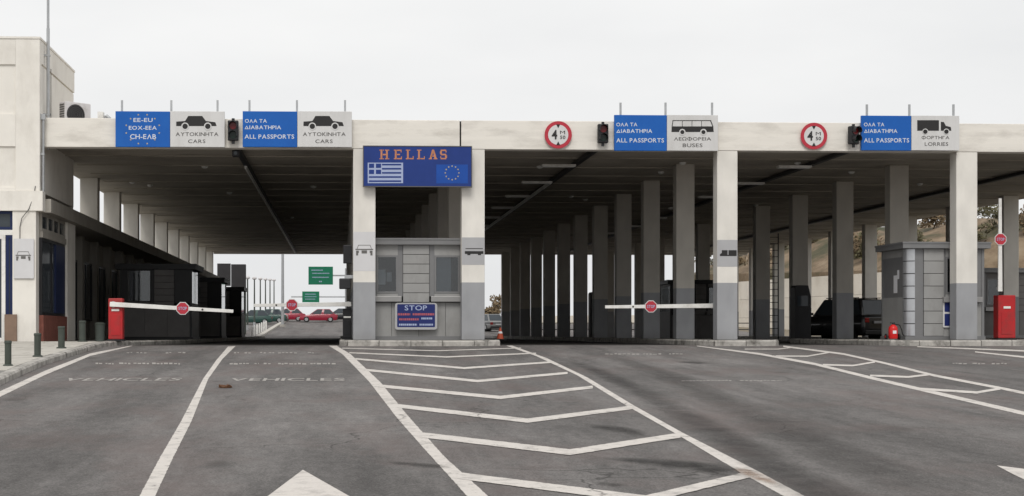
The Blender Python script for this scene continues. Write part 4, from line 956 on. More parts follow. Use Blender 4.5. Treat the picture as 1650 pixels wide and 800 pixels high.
# ================================================================== BOOTHS
def booth(label, x0, x1, y0, y1, zb, ztop, group='inspection booths', panel='booth_panel', frame='booth_frame', shelf='booth_shelf', wins=(), slats=None, round_corner=False, pane='glass_tint', door=False, zwin=(1.70, 2.94), stop=None):
    t = empty('inspection_booth', ((x0 + x1) / 2, (y0 + y1) / 2, zb), label, 'booth', group)
    zf = ztop - .20; ft = 0.09; zs0, zs1 = 1.42, 1.60
    b = MB(); b.box(x0 - .16, x1 + .16, y0 - .16, y1 + .16, zf, ztop); b.box(x0 - .18, x1 + .18, y0 - .18, y1 + .18, ztop - .045, ztop + .012); b.build('roof', frame, t)
    b = MB(); b.box(x0 - .03, x1 + .03, y0 - .03, y1 + .03, zb, zb + .12); b.build('base', frame, t)
    z0 = zb + .121
    corners = [(x1 - ft, y0), (x0, y1 - ft), (x1 - ft, y1 - ft)]
    if not round_corner: corners.append((x0, y0))
    for cx, cy in corners:
        q = MB(); q.box(cx, cx + ft, cy, cy + ft, z0, zf - .001); q.build('post', frame, t)
    rr = 0.30
    if round_corner:
        nseg = 7; zz = z0; hh = (zf - .001 - z0) / nseg; n = 12
        for k in range(nseg):
            q = MB(); V = []
            for z in (zz + .014, zz + hh - .014):
                for r_ in (rr, rr - .03):
                    for i in range(n + 1):
                        a = math.pi + math.pi / 2 * i / n; V.append((x0 + rr + r_ * math.cos(a), y0 + rr + r_ * math.sin(a), z))
            m = n + 1; Fc = []
            for i in range(n): Fc += [(i, i + 1, 2 * m + i + 1, 2 * m + i), (m + i, 3 * m + i, 3 * m + i + 1, m + i + 1), (i, m + i, m + i + 1, i + 1), (2 * m + i, 2 * m + i + 1, 3 * m + i + 1, 3 * m + i)]
            q.add(V, Fc); q.build('curved_panel', 'booth_steel', t, smooth=True); zz += hh
        q = MB(); V = []
        for z in (z0, zf - .001):
            for i in range(n + 1):
                a = math.pi + math.pi / 2 * i / n; V.append((x0 + rr + (rr - .035) * math.cos(a), y0 + rr + (rr - .035) * math.sin(a), z))
        q.add(V, [(i, i + 1, n + 2 + i, n + 1 + i) for i in range(n)]); q.build('corner_backing', 'black_metal', t)
    xs = x0 + (rr if round_corner else ft); xe = x1 - ft
    # front: slatted panel(s), windows, lower wall, shelf
    segs = [(a, c, 'w') for a, c in wins] + ([(slats[0], slats[1], 's')] if slats else []); segs.sort(); cur = xs; gaps = []
    for a, c, k in segs:
        if a - cur > .01: gaps.append((cur, a))
        cur = c
    if xe - cur > .01: gaps.append((cur, xe))
    for a, c in gaps:
        q = MB(); q.box(a + .002, c - .002, y0 + .02, y0 + .07, z0 if round_corner else zs1, zf - .001); q.build('jamb', frame, t)
    for a, c, k in segs:
        if k == 'w':
            zl, zh = zwin; fw = .06
            q = MB(); q.box(a, a + fw, y0, y0 + .07, zl, zh); q.box(c - fw, c, y0, y0 + .07, zl, zh); q.box(a + fw, c - fw, y0, y0 + .07, zl, zl + fw); q.box(a + fw, c - fw, y0, y0 + .07, zh - fw, zh)
            if c - a > 1.0: q.box((a + c) / 2 + .1, (a + c) / 2 + .15, y0, y0 + .07, zl + fw, zh - fw)
            wn = q.build('window', frame, t); q = MB(); q.box(a + fw, c - fw, y0 + .03, y0 + .04, zl + fw, zh - fw); q.build('pane', pane, wn)
            q = MB(); q.box(a, c, y0 + .015, y0 + .07, zh + .002, zf - .002); q.build('top_panel', panel, t)
            q = MB(); q.box(a, c, y0 + .015, y0 + .07, zs1 - .02, zl - .002); q.build('sill_panel', panel, t)
            q = MB(); q.box(a - .12, c + .12, y0 - .16, y0 - .002, zs0, zs1); q.build('shelf', shelf, t, bevel=.01)
        else:
            nsl, zz = (7, z0) if round_corner else (6, zs0 - .02); hh = (zf - .003 - zz) / nsl
            for i in range(nsl):
                q = MB(); q.box(a + .01, c - .01, y0 - .02, y0 + .05, zz + .008, zz + hh - .008); q.build('cladding_panel', panel, t, bevel=.006); zz += hh
            q = MB(); q.box(a, c, y0 + .051, y0 + .061, z0, zf - .003); q.build('panel_backing', 'black_metal', t)
    if round_corner: xs = slats[1]
    n = max(2, int((xe - xs) / .75)); wd = (xe - xs) / n
    for i in range(n):
        q = MB(); q.box(xs + i * wd + .006, xs + (i + 1) * wd - .006, y0 + .01, y0 + .06, z0, zs0 - .023); q.build('lower_panel', panel, t)
    q = MB(); q.box(xs, xe, y0 + .062, y0 + .08, z0, zs0 - .02); q.build('lower_backing', 'black_metal', t)
    # sides and back
    for nm, xa in (('side_wall', x0 + .01), ('side_wall', x1 - .06)):
        ya = y0 + (rr if (round_corner and xa < (x0 + x1) / 2) else ft)
        q = MB(); q.box(xa, xa + .05, ya, y1 - ft, z0, 1.6); sw = q.build(nm, panel, t)
        q = MB(); q.box(xa, xa + .05, ya, y1 - ft, 2.95, zf - .001); q.build('upper_side_wall', panel, t)
        q = MB(); q.box(xa, xa + .05, ya, ya + .06, 1.6, 2.95); q.box(xa, xa + .05, y1 - ft - .06, y1 - ft, 1.6, 2.95); q.build('side_frame', frame, sw)
        q = MB()
        if door and xa < (x0 + x1) / 2: q.box(xa + .005, xa + .045, ya + .06, y1 - ft - .06, 1.6, 2.95); q.build('door_leaf', 'booth_frame', sw)
        else: q.box(xa + .02, xa + .03, ya + .06, y1 - ft - .06, 1.6, 2.95); q.build('side_pane', pane, sw)
    q = MB(); q.box(x0 + ft, x1 - ft, y1 - .06, y1 - .01, z0, zf - .001); q.build('back_wall', 'black_metal', t)
    q = MB(); q.box(x0 + .55, x0 + 1.0, y0 + .6, y0 + .66, 1.08, 1.42); q.box(x0 + .74, x0 + .8, y0 + .62, y0 + .66, 1.0, 1.08); q.build('monitor', 'print_grey', t)
    q = MB(); q.box(x0 + .4, x1 - .4, y0 + .5, y0 + 1.0, .95, 1.0); q.build('desk', 'dark_booth', t)
    return t
YB = 50.68
X_ = lambda p: fx(p, YB)
bth = booth('grey steel inspection booth with slatted centre panel and STOP board between two pillars', X_(583), X_(766), YB, 53.4, .175, fz(385, 672, YB), wins=((X_(606.5), X_(641)), (X_(700), X_(741))), slats=(X_(649), X_(692)))
b = MB(); b.box(X_(703), X_(727), YB + .09, YB + .11, 1.72, 2.9); b.build('blind', 'blind', bth)
b = MB(); b.box(X_(609), X_(622), YB + .5, YB + .52, 2.0, 2.5); b.box(X_(624), X_(632), YB + .5, YB + .52, 2.1, 2.4); b.build('notice_board', 'paper', bth)
Y3 = 50.75; X3 = lambda p: fx(p, Y3)
b3 = booth('grey inspection booth with a rounded bright steel corner behind the pillar', X3(1460), X3(1586), Y3, 53.1, .175, fz(391, 1500, Y3), wins=((X3(1524), X3(1575)),), slats=(X3(1488), X3(1521)), round_corner=True, door=True, pane='glass_tint')
Y4 = 71.0
booth('dark grey booth on the outermost island behind the raised barrier', fx(1582, Y4), fx(1582, Y4) + 3.6, Y4, 74, .175, 3.42, wins=((fx(1590, Y4), fx(1590, Y4) + 1.2), (fx(1590, Y4) + 2.1, fx(1590, Y4) + 3.3)), slats=(fx(1590, Y4) + 1.25, fx(1590, Y4) + 2.05), panel='dark_booth')
for k, (yy, pr) in enumerate(((62.2, 310), (77.5, 369), (93.0, 0))):
    xr = -5.95
    booth(['dark control booth on the office sidewalk, first behind the red barrier cabinet', 'dark control booth second along the office sidewalk', 'dark control booth third along the office sidewalk under the canopy'][k], xr - 2.85, xr, yy, yy + 3.2,   .13, 3.14, wins=((xr - 2.6, xr - 1.6),), slats=(xr - 1.5, xr - .7), panel='dark_booth', frame='black_metal', shelf='dark_booth', zwin=(1.62, 2.94))
booth('grey booth standing farther down the lorry lane island behind the black cabinet', 18.0, 21.2, 84.3, 87.2, .0, 3.3, wins=((18.3, 19.3), (20.1, 21.0)), slats=(19.4, 20.0), panel='dark_booth', frame='black_metal', shelf='dark_booth')
booth('dark booth between the pillar rows behind the STOP board booth', .9, 4.1, 66.5, 69.4, .175, 3.3, wins=((1.2, 2.1), (3.0, 3.9)), slats=(2.2, 2.9), panel='dark_booth', frame='black_metal', shelf='dark_booth')
gp = empty('green_plate', tuple(atY(316, 476, 77.2)), 'small dark green plate on the corner of the second sidewalk booth', 'sign')
b = MB(); A = atY(310, 475, 77.2); B = atY(323, 465, 77.2); b.box(A.x, B.x, 77.2, 77.23, A.z, B.z); b.build('plate', 'bin_green', gp)
b = MB(); b.box(A.x + .1, B.x - .1, 77.231, 77.51, A.z + .1, A.z + .16); b.build('bracket', 'galv', gp)
# paper notice on the booth door
b = MB(); A = Vector((X3(1460) - .003, Y3 + .95, 2.0)); b.box(A.x - .004, A.x, Y3 + .8, Y3 + 1.15, 1.75, 2.35); b.box(A.x - .006, A.x - .002, Y3 + .62, Y3 + .80, 2.22, 2.52)
tag(b.build('paper_notice', 'paper'), 'white paper notices taped to the dark booth door', 'paper notice')
# STOP board on the booth
YK = YB - .21
st_ = empty('stop_board', tuple(atY(671, 531, YK)), 'dark blue board lettered STOP with red and white lines on the booth front', 'sign')
f = sign_fn(YK)
def rrect(x0, x1, y0, y1, r_):
    pts = []
    for cx, cy, a0 in ((x1 - r_, y0 + r_, -90), (x1 - r_, y1 - r_, 0), (x0 + r_, y1 - r_, 90), (x0 + r_, y0 + r_, 180)):
        for i in range(5): a = R(a0 + 22.5 * i); pts.append((cx + r_ * math.cos(a), cy + r_ * math.sin(a)))
    return pts
b = MB(); b.prism(rrect(636.5, 704.5, 488.5, 531.5, 4), f, 0, .03); sb = b.build('frame_plate', 'mid_grey_paint', st_)
f = sign_fn(YK - .005); b = MB(); b.prism(rrect(640, 701, 490.5, 527.5, 1.5), f, 0, .004); sp_ = b.build('blue_field', 'navy', st_)
f = sign_fn(YK - .009); b = MB(); b.text('STOP', lambda a, c: f(a, c), 652, 688, 500.5, 492.5, .01)
for x0_, x1_, yy, h in ((643, 672, 525, 3), (676, 698, 525, 3), (679, 697, 515, 3)):
    x = x0_
    while x < x1_: e = min(x1_, x + random.uniform(1.6, 3.2)); b.prism([(x, yy), (e, yy), (e, yy - h), (x, yy - h)], f, 0, .003); x = e + .7
b.build('lettering', 'print_pale_blue', sp_, fixn=False)
b = MB()
for x0_, x1_, yy, h in ((641, 661, 508.5, 3.4), (665, 700, 508.5, 3.4), (643, 675, 516.5, 3.2)):
    x = x0_
    while x < x1_: e = min(x1_, x + random.uniform(1.6, 3.2)); b.prism([(x, yy), (e, yy), (e, yy - h), (x, yy - h)], f, 0, .003); x = e + .7
b.build('red_lettering', 'print_red', sp_, fixn=False)
b = MB(); A = atY(645, 500, YK); B = atY(697, 500, YK)
for xx in (A.x, B.x): b.box(xx, xx + .06, YK + .031, YB + .008, A.z - .1, A.z + .1) if False else b.box(xx, xx + .06, YK + .031, YB + .008, 1.02, 1.08)
b.build('bracket', 'galv', st_)
# small blue notice on the rounded booth
YN = Y3 - .05; nb = empty('blue_notice', tuple(atY(1530, 528, YN)), 'small blue notice with white border on the rounded corner booth', 'sign')
f = sign_fn(YN); b = MB(); b.prism(rrect(1519.5, 1545, 484.5, 528, 1.5), f, 0, .02); b.build('plate', 'sign_white', nb)
f = sign_fn(YN - .005); b = MB(); b.prism(rrect(1522, 1543, 486.5, 503, 1), f, 0, .004); b.prism(rrect(1522, 1543, 506, 525.5, 1), f, 0, .004); b.build('blue_field', 'navy', nb)
b = MB(); A = atY(1526, 505, YN); b.box(A.x, A.x + .25, YN + .021, Y3 + .008, A.z - .05, A.z + .05); b.build('bracket', 'galv', nb)

# ================================================================== BARRIERS
def octagon(cx, cz, r): return [(cx + r * math.cos(R(22.5 + 45 * i)), cz + r * math.sin(R(22.5 + 45 * i))) for i in range(8)]
def barrier(label, cab, boom, sign, Y, zb, m='cabinet_red', wd=.44, boom_r=.055, upright=False, cab_h=None, ground_lbl=None):
    """cab: (x centre, height); boom: (x0,z0,x1,z1); sign: fraction along the boom"""
    t = empty('barrier_gate', (cab[0], Y, zb), label, 'barrier', 'lane barriers'); x = cab[0]
    b = MB(); b.box(x - wd / 2, x + wd / 2, Y, Y + .40, zb + .05, zb + cab[1]); b.build('cabinet', m, t, bevel=.025)
    b = MB(); b.box(x - wd / 2 - .03, x + wd / 2 + .03, Y - .03, Y + .43, zb, zb + .049); b.build('base_plate', 'black_metal', t)
    b = MB(); b.box(x - wd * .32, x + wd * .32, Y - .012, Y - .001, zb + .18, zb + cab[1] * .62); d = b.build('service_door', m, t, bevel=.004)
    b = MB(); b.box(x - .12, x + .12, Y - .02, Y - .002, zb + cab[1] * .70, zb + cab[1] * .75); b.build('label_strip', 'white_metal', t)
    x0, z0, x1, z1 = boom; yb_ = Y - .09
    b = MB(); p = Vector((x0, yb_, z0)); q = Vector((x1, yb_, z1)); d = (q - p).normalized(); up = Vector((-d.z, 0, d.x))
    h0, h1, tk = .075, .05, .03; V = []
    for pt, h in ((p, h0), (q, h1)):
        for s1, s2 in ((-1, -1), (1, -1), (1, 1), (-1, 1)): V.append(pt + up * h * s2 + Vector((0, tk * s1, 0)))
    b.add(V, [(0, 1, 2, 3), (7, 6, 5, 4), (0, 4, 5, 1), (1, 5, 6, 2), (2, 6, 7, 3), (3, 7, 4, 0)]); bo = b.build('boom', 'white_metal', t, bevel=.008)
    b = MB(); b.cyl((x0 + d.x * .1, Y - .05, z0 + d.z * .1), (x0 + d.x * .1, Y - .001, z0 + d.z * .1), .10, n=14); b.build('pivot', 'galv', t)
    c = p + (q - p) * sign; b = MB(); g = lambda a, e, dd=0.0: (a, yb_ - .05 + dd, e)
    b.prism(octagon(c.x, c.z, .215), g, 0, .012); so = b.build('stop_disc_rim', 'sign_white', t)
    g2 = lambda a, e, dd=0.0: (a, yb_ - .054 + dd, e); b = MB(); b.prism(octagon(c.x, c.z, .19), g2, 0, .003); b.build('red_face', 'sign_red', so)
    g3 = lambda a, e: (a, yb_ - .057, e); b = MB(); b.text('STOP', g3, c.x - .13, c.x + .13, c.z - .05, c.z + .05, .02); b.build('lettering', 'print_pale_blue', so, fixn=False)
    b = MB(); b.box(c.x - .03, c.x + .03, yb_ - .038, yb_ - tk - .001, c.z - .03, c.z + .03); b.build('disc_clip', 'galv', t)
    if not upright:
        e = p + (q - p) * (sign + .16 if sign < .8 else .3); b = MB(); b.cyl((e.x, yb_ - tk - .012, e.z), (e.x, yb_ - tk - .001, e.z), .03, n=10); b.build('reflector', 'print_black', bo)
    return t
YG = 49.3
pz = lambda px, py, Y=YG: atY(px, py, Y)
A, B = pz(177, 490.5, YG - .09), pz(376, 502, YG - .09)
barrier('red barrier cabinet with lowered white boom beside the office sidewalk', (fx(186, YG), fz(481, 186, YG) - .15), (A.x, A.z, B.x, B.z), .59, YG, .15, wd=.45)
A, B = pz(566, 490.5, 52.2), pz(409, 492.5, 52.2)
barrier('dark barrier cabinet behind the left pillar with lowered pale boom across the second car lane', (fx(559.5, 52.3), 1.05), (A.x, A.z, B.x, B.z), .61, 52.3, .175, m='black_metal', wd=.30)
A, B = pz(1154, 493, 51.2), pz(975, 495, 51.2)
barrier('barrier behind the bus lane pillar with lowered white boom across the bus lane', (fx(1170, 51.3), 1.25), (A.x, A.z, B.x, B.z), .59, 51.3, .175)
A, B = pz(1611.5, 470, 51.0), pz(1611.5, 320, 51.0)
barrier('red barrier cabinet with its white boom raised upright beyond the rounded booth', (fx(1622.5, 51.1), fz(476, 1622, 51.1) - .175), (A.x, A.z, B.x, B.z), .56, 51.1, .175, wd=.60, upright=True)
# black camera box and bracket on the left pillar
cz = empty('pillar_camera', (fx(558, 50.2), 50.2, fz(470, 558)), 'black camera housing bracketed to the side of the left booth pillar', 'camera')
b = MB(); A = atY(546.5, 466, 50.2); B = atY(565, 449, 50.2); b.box(A.x, B.x, 50.1, 50.45, A.z, B.z); b.build('housing', 'black_metal', cz, bevel=.03)
b = MB(); A = atY(555, 446, 50.2); b.box(A.x, fx(569, 50.2) + .02, 50.2, 50.35, B.z + .002, B.z + .11); b.build('bracket', 'galv', cz)
b = MB(); A = atY(553, 449, 50.6); B = atY(568, 395, 50.6); b.box(A.x, B.x - .02, 50.62, 50.8, B.z - .6, B.z); tag(b.build('signal_box', 'black_metal', bevel=.02), 'narrow black signal box high on the side of the left booth pillar', 'signal box')

# ================================================================== BOLLARDS, BIN, EXTINGUISHER, CONE
def bollard(p, h, r_, label):
    t = empty('bollard', tuple(p), label, 'bollard', 'dark green bollards on the sidewalk')
    b = MB(); b.lathe(p, [(r_, -.02), (r_, h - .07), (r_ * 1.12, h - .06), (r_ * 1.12, h - .02), (r_ * .9, h)], 18); b.build('post', 'bollard', t, smooth=True)
    b = MB(); b.lathe(p, [(r_ * 1.5, -.01), (r_ * 1.5, .02), (r_ * 1.3, .035)], 18); b.build('flange', 'bollard', t, smooth=True)
def walk(px, py):
    a, bb, c = ray(px, py); t = (ZC + SL * Y0 - KH) / (SL * bb - c); Y = t * bb
    if Y > 49: t = (ZC - KH) / (-c); 
    return Vector((a * t, bb * t, zg(bb * t) + KH))
for px, py, pt, od in ((13, 590, 549, 'fourth'), (60.5, 575, 537, 'third'), (99, 561.5, 526, 'second'), (133, 551, 517, 'first')):
    p = walk(px, py); t = p.y / ray(px, py)[1]; bollard(p, (py - pt) * t / F, 5.4 * (t / F), 'dark green sidewalk bollard, %s of the row counted from the red barrier cabinet' % od)
p = Vector((fx(161, 51.5), 51.5, KH - .02)); t = empty('litter_bin', tuple(p), 'round grey green litter bin by the office wall', 'litter bin')
b = MB(); b.lathe(p, [(.15, 0), (.16, .5), (.17, .54)], 20); b.build('body', 'bin_green', t, smooth=True); b = MB(); b.lathe(p + Vector((0, 0, .545)), [(.175, 0), (.175, .04), (.10, .08)], 20); b.build('lid', 'bollard', t, smooth=True)

p = atY(1439, 541, 50.2); p.z = .175; t = empty('fire_extinguisher', tuple(p), 'red wheeled fire extinguisher standing on the kerb beside the rounded booth', 'fire extinguisher')
b = MB(); b.lathe(p, [(.14, .04), (.15, .08), (.15, .36), (.13, .43), (.07, .48), (.05, .5)], 22); b.build('cylinder', 'extinguisher_red', t, smooth=True)
b = MB(); b.lathe(p + Vector((0, 0, .501)), [(.035, 0), (.035, .05), (.02, .07)], 12); b.box(p.x - .1, p.x + .06, p.y - .015, p.y + .015, .72, .745); b.build('valve', 'black_metal', t)
for s in (-1, 1):
    b = MB(); b.cyl((p.x + s * .19, p.y + .05, .175 + .105), (p.x + s * .24, p.y + .05, .175 + .105), .10, n=18); w_ = b.build('wheel', 'black_rubber', t)
    b = MB(); b.cyl((p.x + s * .242, p.y + .05, .28), (p.x + s * .248, p.y + .05, .28), .04, n=12); b.build('hub', 'extinguisher_red', w_)
b = MB(); b.cyl((p.x - .19, p.y + .05, .28), (p.x + .19, p.y + .05, .28), .015, n=8); b.build('axle', 'black_metal', t)
b = MB(); pts = [(p.x + .03, p.y, .70), (p.x + .2, p.y - .05, .66), (p.x + .27, p.y - .06, .5), (p.x + .3, p.y - .06, .36), (p.x + .36, p.y - .05, .3)]
for a, c in zip(pts[:-1], pts[1:]): b.cyl(a, c, .018, n=8)
b.build('hose', 'black_rubber', t)
b = MB(); b.box(p.x - .06, p.x + .06, p.y - .153, p.y - .149, .38, .48); b.build('label_sticker', 'paper', t)

def cone(p, label):
    t = empty('traffic_cone', tuple(p), label, 'traffic cone')
    b = MB(); b.lathe(p, [(.12, .03), (.085, .2), (.03, .4), (.02, .42)], 16); b.build('body', 'cone_orange', t, smooth=True)
    b = MB(); b.box(p.x - .19, p.x + .19, p.y - .19, p.y + .19, p.z, p.z + .029); b.build('base', 'black_rubber', t, bevel=.01)
    b = MB(); b.lathe(p + Vector((0, 0, .215)), [(.084, 0), (.066, .07)], 16); b.build('collar', 'paper', t, smooth=True)
cone(Vector((fx(806, 52.5), 52.5, .172)), 'small faded orange traffic cone on the island corner at the bus lane')

# litter on the car lane
p = ground(364, 625); b = MB(); n = 9
rim = [Vector((p.x + (.12 + .03 * math.sin(3 * i)) * math.cos(2 * math.pi * i / n), p.y + .16 * math.sin(2 * math.pi * i / n), p.z + .012 + .025 * (i % 3))) for i in range(n)]
b.add([p + Vector((0, 0, .05))] + rim + [Vector((v.x, v.y, p.z + .003)) for v in rim], [(0, 1 + i, 1 + (i + 1) % n) for i in range(n)] + [(1 + i, 1 + n + i, 1 + n + (i + 1) % n, 1 + (i + 1) % n) for i in range(n)])
tag(b.build('crumpled_leaf', 'litter_brown'), 'small crumpled brown scrap lying on the asphalt of the car lane', 'litter')

# ================================================================== VEHICLES
def car(label, loc, rz, paint, L=4.2, W=1.72, H=1.45, belt=.88, clear=.2, suv=False, group=None, wr=.31):
    """nose towards +Y in its own frame"""
    t = empty('parked_car' , loc, label, 'car', group, rz)
    hl = L / 2
    def ring(y, w0, w1, z0, z1): return [(-w0, y, z0), (w0, y, z0), (w0 * 1.02, y, (z0 + z1) / 2), (w1, y, z1), (-w1, y, z1), (-w0 * 1.02, y, (z0 + z1) / 2)]
    hw = W / 2
    hood = belt - (.02 if suv else .10)
    st_ = [(-hl, hw * .86, hw * .84, clear + .12, belt - .06), (-hl + .12, hw * .96, hw * .93, clear + .02, belt), (-hl + .8, hw, hw * .95, clear, belt + .02), (0, hw, hw * .95, clear, belt), (hl - 1.25, hw, hw * .94, clear, belt - .02), (hl - .75, hw * .98, hw * .90, clear, hood), (hl - .15, hw * .93, hw * .84, clear + .03, hood - .12), (hl, hw * .82, hw * .74, clear + .12, hood - .26)]
    b = MB(); V = []; 
    for s in st_: V += ring(*s)
    n = len(st_); Fc = [tuple(range(6))[::-1], tuple(range((n - 1) * 6, n * 6))]
    for k in range(n - 1):
        for i in range(6): j = (i + 1) % 6; Fc.append((k * 6 + i, k * 6 + j, (k + 1) * 6 + j, (k + 1) * 6 + i))
    b.add(V, Fc); body = b.build('body', paint, t, world=False, bevel=.03, smooth=True)
    # cabin
    yr0, yr1 = (-hl + .10, hl - 1.35) if suv else (-hl + .25, hl - 1.15)
    tr0, tr1 = (-hl + .32, hl - 1.95) if suv else (-hl + .85, hl - 2.0)
    wb, wt = hw * .92, hw * (.80 if suv else .72); zb_, zt_ = belt - .01, H
    base = [(-wb, yr0, zb_), (wb, yr0, zb_), (wb, yr1, zb_ - .02), (-wb, yr1, zb_ - .02)]; top = [(-wt, tr0, zt_), (wt, tr0, zt_), (wt, tr1, zt_), (-wt, tr1, zt_)]
    b = MB(); b.add(base + top, [(0, 3, 2, 1), (4, 5, 6, 7), (0, 1, 5, 4), (1, 2, 6, 5), (2, 3, 7, 6), (3, 0, 4, 7)]); b.build('cabin', paint, t, world=False, bevel=.05, smooth=True)
    def glass(nm, q, split=None):
        c = sum((Vector(p) for p in q), Vector()) / 4; nrm = (Vector(q[1]) - Vector(q[0])).cross(Vector(q[3]) - Vector(q[0])).normalized()
        if nrm.dot(c - Vector((0, 0, (zb_ + zt_) / 2 - .3))) < 0: nrm = -nrm
        sp = [q] if not split else [[q[0], tuple(Vector(q[0]).lerp(Vector(q[1]), split - .02)), tuple(Vector(q[3]).lerp(Vector(q[2]), split - .02)), q[3]], [tuple(Vector(q[0]).lerp(Vector(q[1]), split + .02)), q[1], q[2], tuple(Vector(q[3]).lerp(Vector(q[2]), split + .02))]]
        for qq in sp:
            cc = sum((Vector(p) for p in qq), Vector()) / 4
            pts = [cc + (Vector(p) - cc) * .84 for p in qq]; m = MB()
            m.add([p + nrm * .012 for p in pts] + [p - nrm * .01 for p in pts], [(0, 1, 2, 3), (7, 6, 5, 4), (0, 4, 5, 1), (1, 5, 6, 2), (2, 6, 7, 3), (3, 7, 4, 0)]); m.build(nm, 'pane_dark', t, world=False)
    B, T = base, top
    glass('rear_window', [B[0], B[1], T[1], T[0]]); glass('windscreen', [B[3], B[2], T[2], T[3]])
    glass('side_window', [B[1], B[2], T[2], T[1]], .5); glass('side_window', [B[0], B[3], T[3], T[0]], .5)
    for sx in (-1, 1):
        for y in (-hl + .78, hl - .80):
            m = MB(); m.cyl((sx * (hw - .20), y, wr), (sx * (hw + .012), y, wr), wr, n=22); wl = m.build('wheel', 'black_rubber', t, world=False)
            m = MB(); m.cyl((sx * (hw + .013), y, wr), (sx * (hw + .022), y, wr), wr * .6, n=16); m.build('rim', 'galv', wl, world=False)
        m = MB(); m.obox((sx * hw * .72, -hl - .004, belt - .2), .26, .05, .2); m.build('tail_light', 'tail_red', t, world=False, bevel=.015)
        m = MB(); m.obox((sx * hw * .62, hl - .03, hood - .27), .30, .06, .14); m.build('headlight', 'paper', t, world=False, bevel=.015)
        m = MB(); m.obox((sx * (hw + .07), hl - 1.5, belt + .08), .14, .07, .12); m.build('mirror', paint, t, world=False, bevel=.02)
    m = MB(); m.box(-hw * .86, hw * .86, -hl - .05, -hl + .10, clear + .05, clear + .24); m.box(-hw * .80, hw * .80, hl - .12, hl + .04, clear + .05, clear + .22); m.build('bumper', 'black_metal', t, world=False, bevel=.03)
    m = MB(); m.box(-.26, .26, -hl - .056, -hl - .02, belt - .34, belt - .23); m.build('number_plate', 'mid_grey_paint', t, world=False)
    if suv:
        m = MB()
        for sx in (-1, 1): m.box(sx * wt * .92 - .02, sx * wt * .92 + .02, tr0 + .1, tr1 - .1, H + .04, H + .075)
        for y in (tr0 + .3, (tr0 + tr1) / 2, tr1 - .3): m.box(-wt * .9, wt * .9, y - .02, y + .02, H + .03, H + .039); m.box(-wt * .94, -wt * .88, y - .02, y + .02, H - .02, H + .04); m.box(wt * .88, wt * .94, y - .02, y + .02, H - .02, H + .04)
        m.build('roof_rack', 'black_metal', t, world=False)
    return t
pc = atY(1386, 540, 67.0)
car('black four wheel drive car with roof rack seen from behind between the lorry lane pillars', (pc.x - .75, 67.6, 0.004), R(30), 'car_black', L=4.3, W=1.84, H=1.86, belt=1.15, clear=.28, suv=True, wr=.37)
def far(px, Y): return Vector((fx(px, Y), Y, zg(Y) + .004))
YC = 172.0
car('red hatchback parked sideways beyond the canopy, in full view', tuple(far(513, YC)), R(90), 'car_red', group=None)
car('red car parked sideways beyond the lamp posts, next to the full view hatchback', tuple(far(462, YC + 4)), R(90), 'car_red')
car('dark green car parked behind the lamp post row', tuple(far(432, YC - 4)), R(84), 'car_green', H=1.5)
car('dark green car at the end of the lamp post row beside the dark board', tuple(far(405, YC - 10)), R(96), 'car_green', H=1.5)
car('black car parked beside the red hatchback', tuple(far(547, YC + 5)), R(88), 'car_black')
car('grey car parked beyond the canopy at the bus lane exit', tuple(far(786, 138)), R(20), 'car_grey', H=1.5)

# ================================================================== BEYOND THE CANOPY
def lamp_post(px, Y, label, h=4.6):
    p = far(px, Y); t = empty('lamp_post', tuple(p), label, 'lamp post', 'lamp posts along the exit road')
    b = MB(); b.cyl(p, p + Vector((0, 0, h)), .085, .06, n=10); b.build('pole', 'bollard', t)
    b = MB(); b.lathe(p + Vector((0, 0, h)), [(.07, 0), (.22, .08), (.22, .2), (.1, .3)], 14); b.build('lamp_head', 'ac_white', t)
    b = MB(); b.cyl(p, p + Vector((0, 0, .5)), .13, .11, n=10); b.build('base', 'galv', t)
for i in range(6):
    Y = 140 + i * 11; lamp_post(550 - 8.45 * F / (Y * CT) * 1.0, Y, 'slim dark lamp post, %s of the exit road row counted from the canopy' % ('first', 'second', 'third', 'fourth', 'fifth', 'sixth')[i])
p = far(455.5, 152); t = empty('mast', tuple(p), 'tall pale grey mast behind the lamp posts', 'mast'); b = MB(); b.cyl(p, p + Vector((0, 0, 9)), .16, .12, n=12); b.build('pole', 'galv', t); b = MB(); b.cyl(p, p + Vector((0, 0, .25)), .3, n=12); b.build('base', 'concrete', t)
